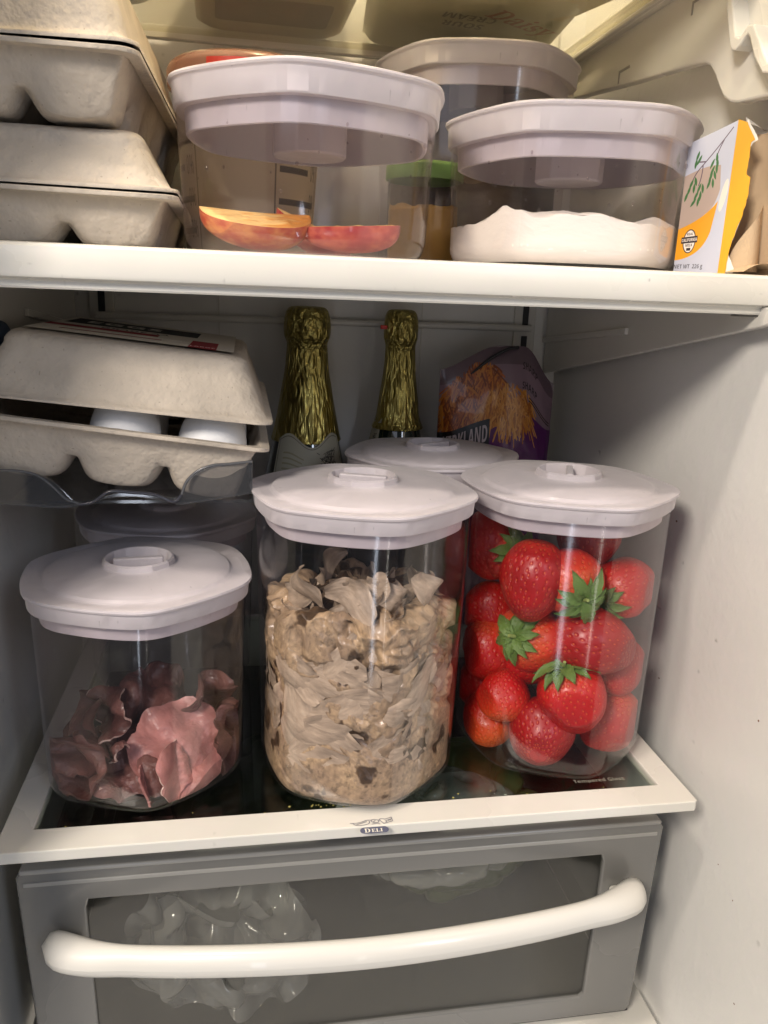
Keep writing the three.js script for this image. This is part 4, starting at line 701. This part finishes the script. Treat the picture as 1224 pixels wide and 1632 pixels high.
// tubs behind the apple canister
{
  const t = thing('yogurt_tub', 'round tub with clear and red lid behind the apple canister', 'tub', [-0.070, 0.3365, -0.243]);
  const lab = canvasTex(1024, 512, (g) => {
    g.fillStyle = '#b8ab98'; g.fillRect(0, 0, 1024, 512); g.fillStyle = '#4a433c'; g.font = '26px sans-serif';
    for (let k = 0; k < 3; k++) { const x = 60 + k * 340; g.strokeStyle = '#5a5148'; g.lineWidth = 3; g.strokeRect(x, 60, 150, 330); for (let i = 0; i < 10; i++) { g.fillRect(x + 10, 80 + i * 31, 90 + (i * 37) % 40, 6); g.fillText('0%', x + 112, 90 + i * 31, 30); } g.fillStyle = '#2c2a28'; for (let i = 0; i < 22; i++) g.fillRect(x + 175 + i * 5, 300, (i * 7) % 4 + 1, 90); g.fillStyle = '#4a433c'; }
  });
  part('cup', new THREE.LatheGeometry([[0.0001, 0.0], [0.044, 0.0], [0.047, 0.003], [0.055, 0.122]].map((p) => new THREE.Vector2(...p)), 48), pm({ map: lab, roughness: 0.5 }), t);
  const lid = part('lid', new THREE.LatheGeometry([[0.0552, 0.119], [0.0585, 0.120], [0.059, 0.130], [0.0575, 0.134], [0.054, 0.1365], [0.0001, 0.137]].map((p) => new THREE.Vector2(...p)), 48), pm({ color: C(0.75, 0.45, 0.36), transmission: 0.7, roughness: 0.12 }), t);
  part('red_print', new THREE.CylinderGeometry(0.0592, 0.0594, 0.0085, 40, 1, true, -0.5, 1.1).translate(0, 0.1262, 0), M.red, lid);
  part('foil_seal', new THREE.CylinderGeometry(0.0555, 0.0552, 0.012, 40).translate(0, 0.1155, 0), M.paper, t);
}
{
  const t = thing('green_lid_jar', 'small jar of yellow grains with bright green lid between two canisters', 'jar', [0.058, 0.3365, -0.204]);
  t.scale.set(0.82, 1, 0.82);
  part('jar_body', new THREE.LatheGeometry([[0.0001, 0.0], [0.030, 0.0], [0.033, 0.003], [0.0335, 0.064]].map((p) => new THREE.Vector2(...p)), 40), M.clear, t);
  part('lid', new THREE.LatheGeometry([[0.0338, 0.062], [0.0352, 0.0625], [0.0352, 0.071], [0.034, 0.0735], [0.0001, 0.0738]].map((p) => new THREE.Vector2(...p)), 40), M.green, t);
  part('grains', grid(40, 20, (u, v) => { const p = -u * 6.283185, w = v < 0.6 ? 1 : 1 - (v - 0.6) / 0.4, r = (0.0312 + 0.0012 * fbm(p * 14, v * 40, 1, 2)) * w; return [r * Math.cos(p), v < 0.6 ? 0.002 + 0.042 * v / 0.6 : 0.044 + 0.002 * noise(u * 20, v * 20, 1), r * Math.sin(p)]; }, true), M.grain, t);
}

// ---------------------------------------------------------------- food on the top glass shelf
{
  const y = 0.528;
  const a = thing('food_tray', 'rounded taupe food tray with green lid lying on the top glass shelf', 'tray', [-0.050, y, -0.2965], 0.03);
  part('tray', rrLoft([[0.001, 0.001, 0.001, 0.0006], [0.055, 0.061, 0.02, 0.0006], [0.060, 0.065, 0.024, 0.003], [0.061, 0.066, 0.026, 0.012], [0.063, 0.068, 0.027, 0.045], [0.065, 0.070, 0.028, 0.046]], 8), pm({ color: C(0.40, 0.33, 0.22), roughness: 0.4 }), a);
  part('tray_label', rrLoft([[0.0005, 0.0005, 0.0004, -0.0003], [0.045, 0.03, 0.006, -0.0003]], 6), pm({ color: C(0.16, 0.12, 0.07), roughness: 0.6, map: T.meatC }), a);
  part('lid', rrLoft([[0.065, 0.070, 0.028, 0.0465], [0.065, 0.070, 0.028, 0.054], [0.062, 0.067, 0.026, 0.058], [0.001, 0.001, 0.001, 0.058]], 8), M.green, a);
  const j = thing('dark_jar', 'dark grey blue jar on the top glass shelf next to the tray', 'jar', [-0.172, y, -0.285]);
  part('jar', new THREE.LatheGeometry([[0.0001, 0.0005], [0.030, 0.0005], [0.035, 0.004], [0.036, 0.09], [0.028, 0.10]].map((p) => new THREE.Vector2(...p)), 36), pm({ color: C(0.045, 0.05, 0.055), roughness: 0.25 }), j);
  part('lid', new THREE.CylinderGeometry(0.029, 0.029, 0.016, 32).translate(0, 0.108, 0), M.dark, j);
  const p = thing('sour_cream_pouch', 'grey green sour cream pouch with red handwritten style lettering on the top shelf', 'pouch', [0.105, y, -0.285], -0.1);
  const tx = canvasTex(1024, 768, (g, w, h) => {
    g.fillStyle = '#d2d0b8'; g.fillRect(0, 0, w, h); g.save(); g.translate(w * 0.74, h * 0.42); g.rotate(0.55); g.fillStyle = '#b2402a'; g.font = 'italic bold 150px serif'; g.textAlign = 'center'; g.fillText('Daisy', 0, 40); g.restore();
    g.save(); g.translate(w * 0.48, h * 0.44); g.rotate(Math.PI + 0.2); g.fillStyle = '#3b3a34'; g.font = 'bold 84px sans-serif'; g.textAlign = 'center'; g.fillText('SOUR', 0, -10); g.fillText('CREAM', 0, 80); g.restore();
  });
  const under = (sgn) => grid(30, 24, (u, v) => { const x = (u - 0.5) * 0.165, z = (sgn < 0 ? v - 0.5 : 0.5 - v) * 0.15, b = Math.pow(Math.max(0, Math.sin(Math.PI * u) * Math.sin(Math.PI * v)), 0.5); return [x, sgn > 0 ? 0.012 + 0.035 * b : 0.012 - 0.0115 * Math.min(1, b * 4.5), z]; });
  part('film_under', under(-1), pm({ map: tx, roughness: 0.35 }), p); part('film_top', under(1), pm({ color: C(0.5, 0.5, 0.4), roughness: 0.35 }), p);
  const c = thing('cream_parcel', 'crumpled cream coloured parcel on the right of the top glass shelf', 'parcel', [0.178, y + 0.02, -0.15], 0.3);
  part('wrap', mapGeo(new RoundedBoxGeometry(0.07, 0.038, 0.22, 10, 0.008), ([x, yy, z]) => [x + 0.006 * fbm(yy * 80, z * 60, 1, 3), yy + 0.003 * fbm(x * 90, z * 90, 5, 3), z]), pm({ color: C(0.72, 0.62, 0.38), roughness: 0.6, bumpMap: T.meat, bumpScale: 0.002 }), c);
  const d = thing('beige_tub', 'pale beige tub on the top glass shelf above the rear canister', 'tub', [0.045, y, -0.10], 0);
  part('tub', rrLoft([[0.001, 0.001, 0.001, 0.0006], [0.038, 0.05, 0.012, 0.0006], [0.041, 0.053, 0.014, 0.004], [0.046, 0.058, 0.015, 0.05]], 6), pm({ color: C(0.50, 0.42, 0.30), roughness: 0.45 }), d);
}

// ---------------------------------------------------------------- in the drawer
function bagGeo(s, sx, sy, sz, facets = 0) {
  setSeed(s); const z0 = rr(0, 90), g = new THREE.IcosahedronGeometry(1, facets || 28);
  let q = g; if (!facets) q = mergeVertices((g.deleteAttribute('normal'), g.deleteAttribute('uv'), g), 1e-5);
  // soft film drawn into long creases
  return mapGeo(q, ([x, y, z]) => { const w = fbm(x * 1.3 + z0, y * 1.3, z * 1.3, 2), a = Math.abs(noise(x * 2.2 + z0 + w * 2, y * 0.9 + w, z * 2.0)), b = Math.abs(noise(x * 1.2 - z0, y * 4.2 + w * 3, z * 1.5 + 5)), n = 1 + 0.42 * w - 0.20 * Math.pow(1 - a, 6) - 0.10 * Math.pow(1 - b, 7) + 0.05 * fbm(x * 7, y * 7, z * 7 + z0, 2); return [x * n * sx, y * n * sy, z * n * sz]; });
}
{
  const a = thing('plastic_bag', 'crumpled clear plastic bag in the left of the drawer', 'plastic bag', [-0.095, -0.138, -0.098]); 
  for (let k = 0; k < 9; k++) {
    const [f, rim] = sheetGeo(700 + k, 0.062 + 0.006 * (k % 3), 1.15, 0.0003); setSeed(720 + k);
    const m = part('film_fold', f, M.film, a); m.position.set(rr(-0.028, 0.028), rr(-0.018, 0.020), rr(-0.02, 0.035)); m.rotation.set(rr(-0.7, 0.7), rr(-0.7, 0.7), rr(0, 6));
  }
  const b = thing('greens', 'pale green leaves in the right of the drawer', 'greens', [0.085, -0.120, -0.17]);
  part('leafy_mass', bagGeo(9, 0.085, 0.058, 0.075), M.lettuce, b);
  const c = thing('plastic_bag', 'clear plastic bag over green leaves below the glass shelf', 'plastic bag', [0.065, -0.092, -0.12]); part('film', bagGeo(21, 0.075, 0.040, 0.065), M.film, c);
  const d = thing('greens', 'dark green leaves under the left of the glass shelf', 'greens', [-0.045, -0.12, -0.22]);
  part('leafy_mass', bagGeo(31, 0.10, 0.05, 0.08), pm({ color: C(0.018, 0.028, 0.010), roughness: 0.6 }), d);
}
{
  setSeed(606); const l = [];
  for (let i = 0; i < 9; i++) l.push(new THREE.SphereGeometry(rr(0.0003, 0.0008), 6, 5).scale(0.3, 1, rr(0.6, 2)).translate(WX - 0.0001, rr(-0.15, 0.2), rr(-0.12, 0.06)));
  const m = new THREE.Mesh(merge(l), pm({ color: C(0.22, 0.12, 0.08), roughness: 0.8 })); m.name = 'specks'; m.userData = { kind: 'stuff', label: 'tiny brown specks of dirt on the right fridge wall', category: 'dirt' }; scene.add(m);
}
// crumbs on the deli shelf
{
  setSeed(70); const l = [];
  for (let i = 0; i < 26; i++) { const n = i < 16; const x = n ? -0.022 + rr(-0.014, 0.014) : rr(-0.19, 0.17), z = n ? -0.0225 - rr(0, 0.006) : -rr(0.022, 0.03); l.push(new THREE.IcosahedronGeometry(rr(0.0004, 0.0010), 0).scale(1, 0.6, 1).translate(x, -0.0018, z)); }
  const m = new THREE.Mesh(merge(l), pm({ color: C(0.30, 0.26, 0.07), roughness: 0.8 })); m.name = 'crumbs'; m.userData = { kind: 'stuff', label: 'green yellow crumbs along the front of the glass shelf', category: 'crumbs' }; scene.add(m);
}

scene.traverse((o) => { if (o.isMesh) { o.castShadow = true; o.receiveShadow = true; } });
renderer.render(scene, camera);
